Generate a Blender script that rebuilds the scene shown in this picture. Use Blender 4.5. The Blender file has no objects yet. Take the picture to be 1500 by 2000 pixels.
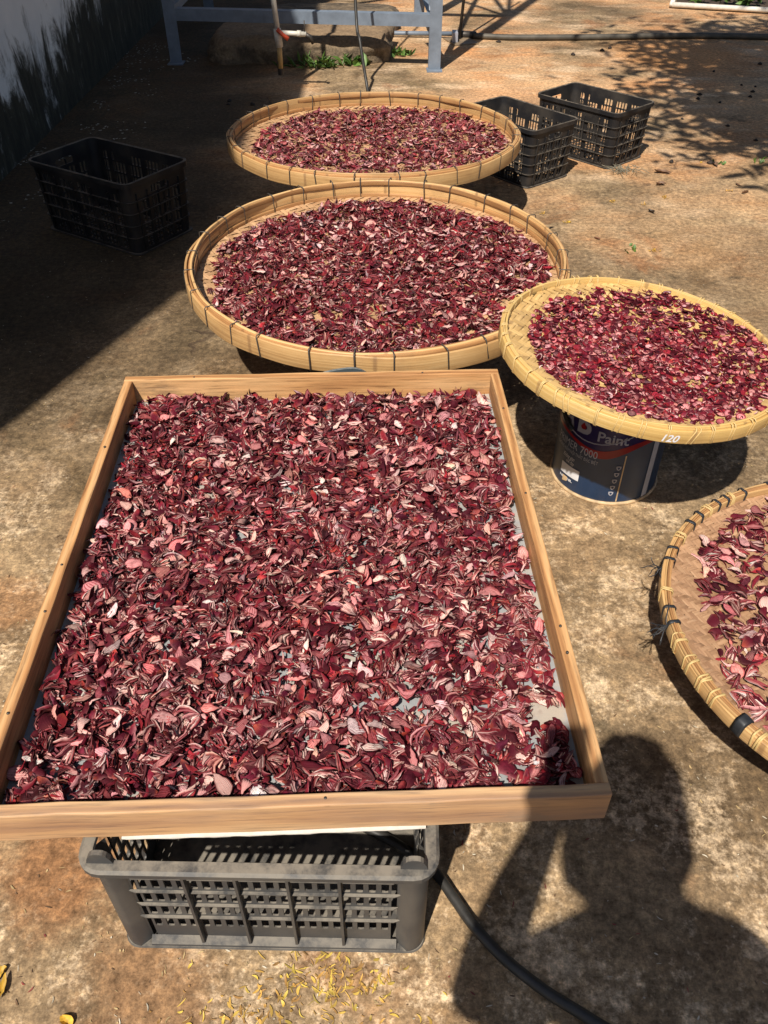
import bpy, math, random
import numpy as np
from mathutils import Vector, Matrix, Euler

sc = bpy.context.scene
C = sc.collection
random.seed(7)
R = np.random.default_rng(11)
PI = math.pi
rad = math.radians

# ------------------------------------------------------------------ camera
PITCH, FPX, CAMH = rad(41.0), 1618.0, 1.5
cam_d = bpy.data.cameras.new('camera')
cam = bpy.data.objects.new('camera', cam_d); C.objects.link(cam)
cam.location = (0, 0, CAMH)
cam.rotation_euler = (PI/2 - PITCH, 0, 0)
cam_d.sensor_fit = 'VERTICAL'; cam_d.sensor_height = 24.0; cam_d.lens = 24.0*FPX/2000.0
cam_d.clip_start = 0.02; cam_d.clip_end = 500
sc.camera = cam

# ------------------------------------------------------------------ light
SUN = Vector((0.28, 0.69, -1.0)).normalized()          # direction the light travels
elev = math.asin(-SUN.z); az = math.atan2(-SUN.x, -SUN.y)
w = bpy.data.worlds.new('World'); sc.world = w; w.use_nodes = True
nt = w.node_tree
sky = nt.nodes.new('ShaderNodeTexSky'); sky.sky_type = 'NISHITA'; sky.sun_disc = False
sky.sun_elevation = elev; sky.sun_rotation = az; sky.air_density = 1.0; sky.dust_density = 1.0
bg = nt.nodes['Background']; bg.inputs['Strength'].default_value = 0.06
nt.links.new(sky.outputs[0], bg.inputs['Color'])
sd = bpy.data.lights.new('sun', 'SUN'); sd.energy = 5.0; sd.angle = rad(0.68); sd.color = (1.0, 0.93, 0.83)
sun = bpy.data.objects.new('sun', sd); C.objects.link(sun)
sun.location = (-3, -7, 10); sun.rotation_euler = SUN.to_track_quat('-Z', 'Y').to_euler()
sc.view_settings.view_transform = 'Standard'; sc.view_settings.look = 'None'
sc.view_settings.exposure = 0.30; sc.view_settings.gamma = 1.0
sc.view_settings.use_curve_mapping = False

# ------------------------------------------------------------------ helpers
def P(px, py, z=0.0):
    """photo pixel (1500x2000) + known height -> world point"""
    a, b = (px-750)/FPX, -(py-1000)/FPX
    d = Vector((a, math.cos(PITCH)+b*math.sin(PITCH), -math.sin(PITCH)+b*math.cos(PITCH)))
    t = (z-CAMH)/d.z
    return Vector((0, 0, CAMH)) + d*t

def new_mesh(name, verts, faces, attrs=None, smooth=False):
    me = bpy.data.meshes.new(name)
    verts = np.asarray(verts, dtype=np.float32).reshape(-1, 3)
    if isinstance(faces, np.ndarray) and faces.ndim == 2:
        n, k = faces.shape
        me.vertices.add(len(verts)); me.vertices.foreach_set('co', verts.ravel())
        me.loops.add(n*k); me.loops.foreach_set('vertex_index', faces.astype(np.int32).ravel())
        me.polygons.add(n)
        me.polygons.foreach_set('loop_start', np.arange(0, n*k, k, dtype=np.int32))
        me.update(calc_edges=True)
    else:
        me.from_pydata([tuple(map(float, v)) for v in verts], [], [tuple(int(i) for i in f) for f in faces])
    if attrs:
        for an, (typ, data) in attrs.items():
            a = me.attributes.new(an, typ, 'POINT')
            data = np.asarray(data, dtype=np.float32)
            if typ == 'FLOAT_COLOR':
                if data.shape[1] == 3: data = np.hstack([data, np.ones((len(data), 1), np.float32)])
                a.data.foreach_set('color', data.ravel())
            else:
                a.data.foreach_set('vector', data.ravel())
    if smooth:
        me.polygons.foreach_set('use_smooth', np.ones(len(me.polygons), dtype=bool))
    me.validate()
    return me

def link(name, me, mat=None, parent=None, loc=(0, 0, 0), rot=(0, 0, 0)):
    o = bpy.data.objects.new(name, me); C.objects.link(o)
    if mat is not None and me is not None and len(me.materials) == 0: me.materials.append(mat)
    o.location = loc; o.rotation_euler = rot
    if parent is not None: o.parent = parent
    return o

def tag(o, label=None, cat=None, group=None, kind=None):
    if label: o['label'] = label
    if cat: o['category'] = cat
    if group: o['group'] = group
    if kind: o['kind'] = kind
    return o

def thing(name, label, cat, loc=(0, 0, 0), rz=0.0, group=None):
    o = bpy.data.objects.new(name, None); C.objects.link(o)
    o.empty_display_size = 0.1
    o.location = loc; o.rotation_euler = (0, 0, rz)
    return tag(o, label, cat, group)

def copy_tree(o, parent=None):
    c = o.copy(); C.objects.link(c); c.parent = parent
    for ch in list(o.children): copy_tree(ch, c)
    return c

class MB:
    def __init__(s): s.v = []; s.f = []
    def add(s, vs, fs):
        o = len(s.v); s.v += [tuple(v) for v in vs]; s.f += [tuple(i+o for i in f) for f in fs]; return s
    def box(s, x0, x1, y0, y1, z0, z1, M=None):
        vs = [(x, y, z) for z in (z0, z1) for y in (y0, y1) for x in (x0, x1)]
        if M is not None: vs = [tuple(M @ Vector(v)) for v in vs]
        return s.add(vs, [(0, 2, 3, 1), (4, 5, 7, 6), (0, 1, 5, 4), (2, 6, 7, 3), (0, 4, 6, 2), (1, 3, 7, 5)])
    def tube(s, pts, r, n=8, cap=True):
        pts = [Vector(p) for p in pts]
        rs = r if isinstance(r, (list, tuple)) else [r]*len(pts)
        ref = None; rings = []
        for i, p in enumerate(pts):
            t = (pts[min(i+1, len(pts)-1)] - pts[max(i-1, 0)]).normalized()
            if ref is None:
                ref = Vector((0, 0, 1)) if abs(t.z) < .9 else Vector((1, 0, 0))
            a = t.cross(ref).normalized(); b = a.cross(t).normalized(); ref = b
            rings.append([p + (a*math.cos(2*PI*k/n) + b*math.sin(2*PI*k/n))*rs[i] for k in range(n)])
        vs = [v for rg in rings for v in rg]; fs = []
        for i in range(len(pts)-1):
            for k in range(n):
                k2 = (k+1) % n
                fs.append((i*n+k, i*n+k2, (i+1)*n+k2, (i+1)*n+k))
        if cap:
            fs.append(tuple(range(n-1, -1, -1))); fs.append(tuple((len(pts)-1)*n+k for k in range(n)))
        return s.add(vs, fs)
    def lathe(s, prof, n=48, closed=False, sx=1, sy=1):
        m = len(prof); vs = []
        for k in range(n):
            a = 2*PI*k/n
            vs += [(r*math.cos(a)*sx, r*math.sin(a)*sy, z) for r, z in prof]
        fs = []
        for k in range(n):
            k2 = (k+1) % n
            for j in range(m if closed else m-1):
                j2 = (j+1) % m
                fs.append((k*m+j, k2*m+j, k2*m+j2, k*m+j2))
        return s.add(vs, fs)
    def mesh(s, name, smooth=False): return new_mesh(name, s.v, s.f, smooth=smooth)
    def build(s, name, mat, parent=None, loc=(0, 0, 0), rot=(0, 0, 0), smooth=False):
        return link(name, s.mesh(name, smooth), mat, parent, loc, rot)

def spline(pts, n=10):
    pts = [Vector(p) for p in pts]; out = []
    for i in range(len(pts)-1):
        p0, p1, p2, p3 = pts[max(i-1, 0)], pts[i], pts[i+1], pts[min(i+2, len(pts)-1)]
        for k in range(n):
            t = k/n
            out.append(0.5*((2*p1) + (p2-p0)*t + (2*p0-5*p1+4*p2-p3)*t*t + (3*p1-p0-3*p2+p3)*t**3))
    out.append(pts[-1]); return out

def bevel(o, wd, seg=2):
    m = o.modifiers.new('bevel', 'BEVEL'); m.width = wd; m.segments = seg; m.limit_method = 'ANGLE'; m.angle_limit = rad(40)
    return o

# ------------------------------------------------------------------ materials
class Mat:
    def __init__(s, name):
        s.m = bpy.data.materials.new(name); s.m.use_nodes = True
        s.t = s.m.node_tree; s.b = s.t.nodes['Principled BSDF']
    def n(s, typ, **kw):
        nd = s.t.nodes.new(typ)
        for k, v in kw.items():
            if k.startswith('_'): setattr(nd, k[1:], v)
            else:
                nd.inputs[int(k[1:]) if k[0] == 'i' and k[1:].isdigit() else k.replace('__', ' ')].default_value = v
        return nd
    def l(s, a, b): s.t.links.new(a, b)
    def set(s, **kw):
        for k, v in kw.items(): s.b.inputs[k.replace('__', ' ')].default_value = v
        return s
    def coord(s, kind='Object', scale=(1, 1, 1), loc=(0, 0, 0)):
        tc = s.n('ShaderNodeTexCoord'); mp = s.n('ShaderNodeMapping')
        mp.inputs['Scale'].default_value = scale; mp.inputs['Location'].default_value = loc
        s.l(tc.outputs[kind], mp.inputs['Vector']); return mp.outputs[0]
    def noise(s, vec, scale=5, detail=4, rough=.55, dist=0.0):
        nd = s.n('ShaderNodeTexNoise', Scale=scale, Detail=detail, Roughness=rough, Distortion=dist)
        s.l(vec, nd.inputs['Vector']); return nd.outputs['Fac']
    def ramp(s, fac, stops, interp='LINEAR'):
        nd = s.n('ShaderNodeValToRGB'); nd.color_ramp.interpolation = interp
        e = nd.color_ramp.elements
        while len(e) < len(stops): e.new(.5)
        for el, (p, c) in zip(e, stops):
            el.position = p; el.color = (*c, 1) if len(c) == 3 else c
        s.l(fac, nd.inputs[0]); return nd.outputs[0]
    def sm(s, fac, a, b):
        nd = s.n('ShaderNodeMapRange'); nd.interpolation_type = 'SMOOTHSTEP'
        nd.inputs['From Min'].default_value = a; nd.inputs['From Max'].default_value = b
        s.l(fac, nd.inputs['Value']); return nd.outputs[0]
    def mix(s, fac, a, b, mode='MIX'):
        nd = s.n('ShaderNodeMix'); nd.data_type = 'RGBA'; nd.blend_type = mode
        for inp, val in ((nd.inputs[0], fac), (nd.inputs[6], a), (nd.inputs[7], b)):
            if hasattr(val, 'is_output') or isinstance(val, bpy.types.NodeSocket): s.l(val, inp)
            elif isinstance(val, (int, float)): inp.default_value = val
            else: inp.default_value = (*val, 1)
        return nd.outputs[2]
    def math(s, op, a, b=0.0):
        nd = s.n('ShaderNodeMath'); nd.operation = op
        for inp, val in ((nd.inputs[0], a), (nd.inputs[1], b)):
            if isinstance(val, bpy.types.NodeSocket): s.l(val, inp)
            else: inp.default_value = val
        return nd.outputs[0]
    def sep(s, vec):
        nd = s.n('ShaderNodeSeparateXYZ'); s.l(vec, nd.inputs[0]); return nd.outputs
    def bump(s, h, strength=.3, dist=.01):
        nd = s.n('ShaderNodeBump', Strength=strength, Distance=dist)
        s.l(h, nd.inputs['Height']); s.l(nd.outputs[0], s.b.inputs['Normal']); return nd
    def col(s, c): s.l(c, s.b.inputs['Base Color']); return s

def plain(name, c, rough=.6, var=.25, scale=20, metal=0.0, bump=0.0):
    m = Mat(name); v = m.coord()
    n = m.noise(v, scale, 5, .6)
    lo = tuple(x*(1-var) for x in c); hi = tuple(min(1, x*(1+var)) for x in c)
    m.col(m.ramp(n, [(.3, lo), (.7, hi)])); m.set(Roughness=rough, Metallic=metal)
    if bump: m.bump(n, bump, .004)
    return m.m

# --- concrete yard
def mat_ground():
    m = Mat('yard_concrete'); v = m.coord()
    xyz = m.sep(v)
    big = m.noise(v, .75, 6, .62, .6)
    mid = m.noise(v, 4.2, 8, .68, .4)
    fine = m.noise(v, 46, 6, .7)
    grit = m.noise(v, 150, 4, .75)
    # bare grey-brown concrete with crisp pale cement bloom
    base = m.ramp(mid, [(.30, (.100, .068, .036)), (.47, (.202, .147, .087)), (.60, (.30, .220, .130)), (.78, (.42, .31, .185))])
    bl = m.math('ADD', m.math('MULTIPLY', m.noise(v, 5.5, 8, .72, .3), .62), m.math('MULTIPLY', m.noise(v, 62, 5, .75), .38))
    near = m.sm(xyz[1], 3.2, 1.0)
    bloom = m.math('MULTIPLY', m.sm(bl, .49, .60), m.math('ADD', m.math('MULTIPLY', near, .62), .22))
    base = m.mix(bloom, base, (.63, .50, .34))
    # blotchy algae film
    moss = m.sm(m.noise(v, 1.35, 7, .66, .9), .50, .64)
    base = m.mix(m.math('MULTIPLY', moss, .62), base, (.118, .084, .042))
    # red soil washed over the far half
    far = m.sm(xyz[1], 2.6, 5.6)
    soilN = m.sm(m.noise(v, .9, 7, .62, .5), .36, .56)
    soil = m.math('MULTIPLY', m.math('ADD', m.math('MULTIPLY', far, .78), .10), soilN)
    oc = m.ramp(m.noise(m.coord(loc=(3, 1, 0), scale=(.8, 1.5, 1)), 1.6, 7, .66, .4), [(.36, (.40, .285, .170)), (.5, (.53, .335, .185)), (.64, (.58, .290, .125))])
    base = m.mix(soil, base, oc)
    pale = m.math('MULTIPLY', m.math('MULTIPLY', far, .72), m.sm(m.noise(m.coord(loc=(9, 4, 0), scale=(1, 1.7, 1)), 2.4, 7, .68), .50, .66))
    base = m.mix(pale, base, (.60, .455, .31))
    soil2 = m.sm(m.noise(m.coord(loc=(5, 2, 0)), 1.9, 6, .65, .6), .56, .70)
    base = m.mix(m.math('MULTIPLY', soil2, .62), base, (.26, .118, .050))
    drk = m.sm(m.noise(m.coord(loc=(1, 8, 0), scale=(1, 1.6, 1)), 2.8, 7, .7, .4), .58, .70)
    base = m.mix(m.math('MULTIPLY', drk, .68), base, (.090, .072, .044))
    smr = m.sm(m.noise(m.coord(loc=(2, 3, 0), scale=(.55, 2.2, 1)), 3.0, 8, .72, .5), .55, .68)
    base = m.mix(m.math('MULTIPLY', m.math('MULTIPLY', smr, far), .5), base, (.17, .125, .075))
    tone = m.ramp(m.noise(m.coord(loc=(7, 6, 0)), .8, 5, .6, .6), [(.36, (.66, .64, .62)), (.5, (.95, .94, .93)), (.64, (1.22, 1.20, 1.17))])
    base = m.mix(1.0, base, tone, 'MULTIPLY')
    base = m.mix(1.0, base, (1.06, 1.03, 1.01), 'MULTIPLY')
    wn = m.math('MULTIPLY', m.math('SUBTRACT', m.noise(v, 6.0, 7, .7), .5), .34)
    for px_, py_, r_, k_, c_ in ((120, 1690, .17, .75, (.27, .125, .052)), (300, 1930, .16, .55, (.27, .135, .060)), (1330, 110, .75, .7, (.60, .285, .105)), (30, 1180, .10, .5, (.34, .17, .075)), (1250, 1660, .07, .5, (.50, .34, .19)), (980, 190, .45, .55, (.56, .31, .16))):
        pw = P(px_, py_); vd = m.n('ShaderNodeVectorMath'); vd.operation = 'DISTANCE'; m.l(v, vd.inputs[0]); vd.inputs[1].default_value = (pw.x, pw.y, 0)
        msk = m.sm(m.math('ADD', vd.outputs['Value'], wn), r_, r_*.35)
        base = m.mix(m.math('MULTIPLY', msk, k_), base, c_)
    # damp dark growth along the wall side, plus the wall's shade painted in
    growth_shade = m.sm(m.math('ADD', m.math('MULTIPLY', xyz[0], -1.0), m.math('MULTIPLY', m.math('SUBTRACT', big, .5), 1.6)), .20, 1.15)
    growth_shade = m.math('MULTIPLY', growth_shade, m.sm(xyz[1], 1.5, 2.9))
    base = m.mix(m.math('MULTIPLY', growth_shade, .88), base, (.030, .023, .013))
    # speckle
    sp = m.ramp(fine, [(.30, (.45, .43, .40)), (.5, (.95, .95, .95)), (.66, (1.5, 1.47, 1.40))])
    base = m.mix(1.0, base, sp, 'MULTIPLY')
    gp = m.ramp(grit, [(.30, (.58, .56, .54)), (.5, (1, 1, 1)), (.70, (1.42, 1.40, 1.36))])
    base = m.mix(1.0, base, gp, 'MULTIPLY')
    # flecks of lime
    lime = m.math('MULTIPLY', m.sm(m.noise(v, 95, 2, .5), .70, .76), m.sm(m.noise(v, 2.3, 4, .6), .44, .62))
    base = m.mix(m.math('MULTIPLY', lime, .8), base, (.62, .56, .44))
    # hairline cracks
    vo = m.n('ShaderNodeTexVoronoi', Scale=.55); vo.feature = 'DISTANCE_TO_EDGE'
    wv = m.n('ShaderNodeVectorMath'); wv.operation = 'ADD'
    nz = m.n('ShaderNodeTexNoise', Scale=3.0, Detail=6.0); m.l(v, nz.inputs['Vector'])
    sc_ = m.n('ShaderNodeVectorMath'); sc_.operation = 'SCALE'; sc_.inputs['Scale'].default_value = .55
    m.l(nz.outputs['Color'], sc_.inputs[0]); m.l(v, wv.inputs[0]); m.l(sc_.outputs[0], wv.inputs[1])
    m.l(wv.outputs[0], vo.inputs['Vector'])
    ck = m.math('SUBTRACT', 1.0, m.sm(vo.outputs['Distance'], .0015, .007))
    ck = m.math('MULTIPLY', ck, m.sm(big, .54, .60))
    base = m.mix(m.math('MULTIPLY', ck, .6), base, (.045, .028, .02))
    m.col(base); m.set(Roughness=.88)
    m.b.inputs['Specular IOR Level'].default_value = .25
    h = m.math('ADD', m.math('MULTIPLY', fine, .5), m.math('MULTIPLY', grit, .35))
    h = m.math('SUBTRACT', m.math('ADD', h, m.math('MULTIPLY', mid, .7)), m.math('MULTIPLY', ck, .8))
    m.bump(h, .7, .0045)
    return m.m

def mat_wall():
    m = Mat('stained_plaster'); v = m.coord(); xyz = m.sep(v)
    st = m.noise(m.coord(scale=(1, 1.6, .80)), 3.0, 10, .68, .7)
    st2 = m.noise(m.coord(scale=(1, 1.5, 1.0)), 13.0, 8, .72, .3)
    fade = m.sm(xyz[2], .80, .06)                        # rising damp
    farm = m.sm(xyz[1], 4.6, 7.6)
    k = m.math('ADD', m.math('MULTIPLY', fade, .78), m.math('MULTIPLY', farm, .50))
    k = m.math('ADD', k, m.math('MULTIPLY', m.math('SUBTRACT', st, .5), 1.9))
    k = m.math('ADD', k, m.math('MULTIPLY', m.math('SUBTRACT', st2, .5), .55))
    mould = m.sm(k, .30, .70)
    n = m.noise(v, 3.0, 6, .6)
    pl = m.ramp(n, [(.3, (.68, .72, .76)), (.7, (.84, .86, .87))])
    mc = m.ramp(m.noise(m.coord(scale=(1, 2.0, .6)), 9, 7, .7), [(.40, (.016, .016, .011)), (.58, (.040, .038, .026)), (.72, (.12, .12, .10))])
    c = m.mix(mould, pl, mc)
    m.col(c); m.set(Roughness=.9)
    m.bump(m.math('ADD', st2, m.noise(v, 60, 4, .6)), .35, .006)
    return m.m

def mat_wood(name, tint=(1, 1, 1), grey=.0):
    m = Mat(name); v = m.coord(scale=(1.2, 14, 14))
    oi = m.n('ShaderNodeObjectInfo')
    off = m.n('ShaderNodeVectorMath'); off.operation = 'ADD'
    sc_ = m.n('ShaderNodeVectorMath'); sc_.operation = 'SCALE'; sc_.inputs['Scale'].default_value = 40
    cb = m.n('ShaderNodeCombineXYZ'); m.l(oi.outputs['Random'], cb.inputs[0]); m.l(oi.outputs['Random'], cb.inputs[1]); m.l(oi.outputs['Random'], cb.inputs[2])
    m.l(cb.outputs[0], sc_.inputs[0]); m.l(v, off.inputs[0]); m.l(sc_.outputs[0], off.inputs[1]); v = off.outputs[0]
    n1 = m.noise(v, 1.1, 5, .6, 1.6)
    wv = m.n('ShaderNodeTexWave', Scale=.9, Distortion=5.0, Detail=3.0); wv.inputs['Detail Scale'].default_value = 1.2
    wv.bands_direction = 'Y'; m.l(v, wv.inputs['Vector'])
    f = m.noise(m.coord(scale=(6, 120, 120)), 1.5, 4, .6)
    c = m.ramp(m.math('ADD', m.math('MULTIPLY', n1, .55), m.math('MULTIPLY', wv.outputs['Fac'], .45)),
               [(.22, (.36*tint[0], .160*tint[1], .054*tint[2])), (.5, (.57*tint[0], .295*tint[1], .108*tint[2])), (.78, (.68*tint[0], .40*tint[1], .170*tint[2]))])
    c = m.mix(1.0, c, m.ramp(f, [(.30, (.50, .46, .43)), (.46, (.92, .92, .92)), (.7, (1.12, 1.12, 1.12))]), 'MULTIPLY')
    stn = m.sm(m.noise(m.coord(scale=(1, 3, 3)), 4.5, 7, .7), .53, .70)
    c = m.mix(m.math('MULTIPLY', stn, .6), c, (.21, .135, .080))
    if grey: c = m.mix(m.math('MULTIPLY', m.noise(m.coord(scale=(1, 5, 5)), 3.0, 5, .6), grey), c, (.40, .33, .27))
    kn = m.n('ShaderNodeTexVoronoi', Scale=1.0); m.l(m.coord(scale=(5, 16, 16)), kn.inputs['Vector'])
    c = m.mix(m.math('SUBTRACT', 1.0, m.sm(kn.outputs['Distance'], .02, .06)), c, (.10, .05, .025))
    m.col(c); m.set(Roughness=.66); m.bump(m.math('ADD', f, n1), .25, .003)
    return m.m

def mat_bamboo(name, lo, mid, hi, node=True):
    m = Mat(name); at = m.n('ShaderNodeAttribute', _attribute_name='gv')
    mp = m.n('ShaderNodeMapping'); mp.inputs['Scale'].default_value = (1.6, 160, 160)
    oi = m.n('ShaderNodeObjectInfo')
    cb = m.n('ShaderNodeCombineXYZ'); rr = m.math('MULTIPLY', oi.outputs['Random'], 57.0)
    m.l(rr, cb.inputs[0]); m.l(rr, cb.inputs[1]); m.l(cb.outputs[0], mp.inputs['Location'])
    m.l(at.outputs['Vector'], mp.inputs['Vector'])
    f = m.noise(mp.outputs[0], 1.0, 5, .62)
    mp2 = m.n('ShaderNodeMapping'); mp2.inputs['Scale'].default_value = (5.0, 14, 14)
    m.l(cb.outputs[0], mp2.inputs['Location']); m.l(at.outputs['Vector'], mp2.inputs['Vector'])
    g = m.noise(mp2.outputs[0], 1.0, 5, .62)
    k = m.math('ADD', m.math('MULTIPLY', f, .55), m.math('MULTIPLY', g, .45))
    c = m.ramp(k, [(.30, lo), (.5, mid), (.70, hi)])
    jit = m.ramp(oi.outputs['Random'], [(0, (.80, .77, .74)), (1, (1.12, 1.12, 1.12))])
    c = m.mix(1.0, c, jit, 'MULTIPLY')
    spot = m.sm(m.noise(m.coord(), 26, 4, .65), .66, .74)
    c = m.mix(m.math('MULTIPLY', spot, .55), c, (.20, .10, .045))
    gx = m.math('ADD', m.math('MULTIPLY', m.sep(at.outputs['Vector'])[0], 2.7), rr)
    nd_ = m.math('ABSOLUTE', m.math('SUBTRACT', m.math('FRACT', gx), .5))
    if node: c = m.mix(m.math('MULTIPLY', m.math('SUBTRACT', 1.0, m.sm(nd_, .006, .022)), .55), c, (.20, .105, .05))
    gr = m.sm(m.noise(m.coord(), 5.5, 6, .68), .52, .72)
    c = m.mix(m.math('MULTIPLY', gr, .38), c, (.24, .145, .075))
    m.col(c); m.set(Roughness=.5); m.bump(f, .35, .003)
    return m.m

def mat_plastic(name, c, dust=(.30, .245, .18), amount=.55):
    m = Mat(name); v = m.coord()
    g = m.n('ShaderNodeNewGeometry'); nz = m.sep(g.outputs['True Normal'])[2]
    n = m.noise(v, 22, 6, .7); n2 = m.noise(v, 7, 4, .6)
    up = m.sm(nz, .25, .95)
    d = m.math('MULTIPLY', up, m.sm(n, .30, .62))
    film = m.math('MULTIPLY', m.sm(n2, .40, .75), .28)
    d = m.math('MULTIPLY', m.math('MAXIMUM', d, film), amount)
    m.col(m.mix(d, c, dust)); m.b.inputs['Specular IOR Level'].default_value = .35
    rr = m.n('ShaderNodeMapRange'); m.l(d, rr.inputs['Value']); rr.inputs['To Min'].default_value = .42; rr.inputs['To Max'].default_value = .85
    m.l(rr.outputs[0], m.b.inputs['Roughness']); m.bump(n, .12, .002)
    return m.m

def mat_bulb():
    m = Mat('dried_red_bulb')
    a = m.n('ShaderNodeAttribute', _attribute_name='Col'); s_ = m.n('ShaderNodeAttribute', _attribute_name='St')
    st = m.sep(s_.outputs['Vector'])
    v = m.coord()
    wob = m.math('MULTIPLY', m.math('SUBTRACT', m.noise(v, 120, 3, .6), .5), .9)
    sv = m.math('MULTIPLY', st[0], m.math('ADD', .75, m.math('MULTIPLY', st[0], m.math('MULTIPLY', st[2], .9))))
    ph = m.math('ADD', m.math('MULTIPLY', sv, m.math('ADD', 40.0, m.math('MULTIPLY', st[2], 22.0))), m.math('MULTIPLY', wob, 2.2))
    line = m.sm(m.math('SINE', ph), .0, .85)
    c = a.outputs['Color']
    dark = m.mix(1.0, c, (.42, .09, .12), 'MULTIPLY')
    c = m.mix(m.math('MULTIPLY', line, st[1]), c, dark)
    n = m.noise(v, 170, 4, .65)
    c = m.mix(1.0, c, m.ramp(n, [(.28, (.55, .52, .52)), (.5, (1, 1, 1)), (.74, (1.35, 1.3, 1.28))]), 'MULTIPLY')
    m.col(c); m.set(Roughness=.68)
    m.b.inputs['Specular IOR Level'].default_value = .10
    m.bump(m.math('ADD', m.math('MULTIPLY', line, .6), n), .35, .0015)
    return m.m

def mat_cloth():
    m = Mat('mesh_cloth'); v = m.coord()
    wv = m.n('ShaderNodeTexWave', Scale=190.0, Distortion=.4); wv.bands_direction = 'X'; m.l(v, wv.inputs['Vector'])
    wv2 = m.n('ShaderNodeTexWave', Scale=190.0, Distortion=.4); wv2.bands_direction = 'Y'; m.l(v, wv2.inputs['Vector'])
    t = m.math('MULTIPLY', wv.outputs['Fac'], wv2.outputs['Fac'])
    big = m.noise(v, 9, 4, .6)
    c = m.ramp(big, [(.42, (.30, .32, .33)), (.5, (.36, .36, .355)), (.60, (.46, .40, .33))])
    c = m.mix(1.0, c, m.ramp(t, [(0, (.75, .75, .75)), (.6, (1.15, 1.15, 1.15))]), 'MULTIPLY')
    stn = m.sm(m.noise(v, 24, 5, .6), .56, .70)
    c = m.mix(m.math('MULTIPLY', stn, .35), c, (.20, .12, .11))
    m.col(c); m.set(Roughness=.92); m.bump(t, .2, .001)
    return m.m

M = {}
M['ground'] = mat_ground(); M['wall'] = mat_wall()
M['wood'] = mat_wood('pine_board', (.96, .97, 1.04)); M['wood_front'] = mat_wood('pine_board_weathered', (.97, .97, .98), .55)
M['bam'] = mat_bamboo('bamboo_hoop', (.36, .185, .070), (.62, .385, .165), (.76, .53, .26))
M['bam_dark'] = mat_bamboo('bamboo_strip_brown', (.19, .085, .032), (.42, .215, .085), (.60, .36, .155))
M['weave'] = mat_bamboo('bamboo_weave', (.30, .165, .085), (.52, .315, .165), (.66, .44, .245))
M['weave_red'] = mat_bamboo('bamboo_weave_stained', (.20, .105, .060), (.39, .225, .125), (.56, .365, .215))
M['bam_y'] = mat_bamboo('bamboo_yellow', (.50, .30, .090), (.68, .46, .165), (.78, .58, .27))
M['weave_y'] = mat_bamboo('bamboo_weave_yellow', (.42, .25, .085), (.60, .39, .155), (.72, .52, .25))
M['rattan'] = plain('rattan_binding', (.60, .42, .175), .5, .2, 60)
M['wire'] = plain('tie_wire', (.085, .075, .065), .45, .3, 80, .3)
M['rubber'] = plain('rubber_tie', (.022, .024, .028), .5, .4, 60)
M['crate'] = mat_plastic('black_crate_plastic', (.016, .016, .018), amount=.42)
M['crate_grey'] = mat_plastic('dusty_crate_plastic', (.045, .046, .048), (.33, .285, .22), .58)
M['crate_blue'] = mat_plastic('blue_grey_crate_plastic', (.07, .095, .11), (.34, .32, .27), .5)
M['bulb'] = mat_bulb(); M['cloth'] = mat_cloth()
M['white_cloth'] = plain('white_cloth', (.58, .53, .46), .95, .15, 50, bump=.4)
M['steel'] = plain('blue_grey_paint', (.165, .20, .25), .5, .18, 14, bump=.1)
M['hose'] = plain('black_hose', (.030, .028, .025), .48, .5, 30)
M['hose_far'] = plain('dusty_hose', (.075, .065, .05), .6, .4, 12)
M['pvc'] = plain('pvc_pipe', (.56, .53, .46), .45, .18, 25)
M['pvc_brown'] = plain('pvc_pipe_stained', (.50, .33, .13), .5, .25, 40)
M['red'] = plain('red_valve_plastic', (.62, .085, .035), .4, .15, 30)
M['dark_metal'] = plain('dark_steel', (.055, .048, .042), .5, .4, 25, .4)
M['white_paint'] = plain('white_paint', (.70, .66, .58), .5, .15, 30)

# ------------------------------------------------------------------ ground and wall
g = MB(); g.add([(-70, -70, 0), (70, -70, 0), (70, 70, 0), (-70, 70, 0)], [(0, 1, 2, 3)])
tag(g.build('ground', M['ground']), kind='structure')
wl = MB(); wl.box(-2.25, -1.955, .22, 26, -.1, 4.2); 
wall = thing('wall', 'bluish white plastered wall streaked with black mould beside the yard', 'wall')
wl.build('plaster_face', M['wall'], wall)
cp = MB(); cp.box(-2.60, -1.735, .16, 26.04, 4.202, 4.30); cp.build('roof_slab', M['white_paint'], wall)

# ------------------------------------------------------------------ bulb slice templates
def gridf(nu, nv, off=0):
    i, j = np.meshgrid(np.arange(nu-1), np.arange(nv-1), indexing='ij')
    a = (i*nv+j).ravel()
    return np.stack([a, a+nv, a+nv+1, a+1], 1) + off

DK = np.array((.036, .0058, .0100)); MD = np.array((.120, .0090, .0205)); RD = np.array((.31, .021, .029))
PK = np.array((.64, .270, .265)); CR = np.array((.82, .60, .52)); OR = np.array((.52, .11, .055))
def lerp(a, b, t): return a*(1-t)+b*t

def wprof(u, pk=.42, sharp=1.0):
    e = math.log(.5)/math.log(pk)
    return np.sin(PI*np.clip(u, 0, 1)**e)**sharp

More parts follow.
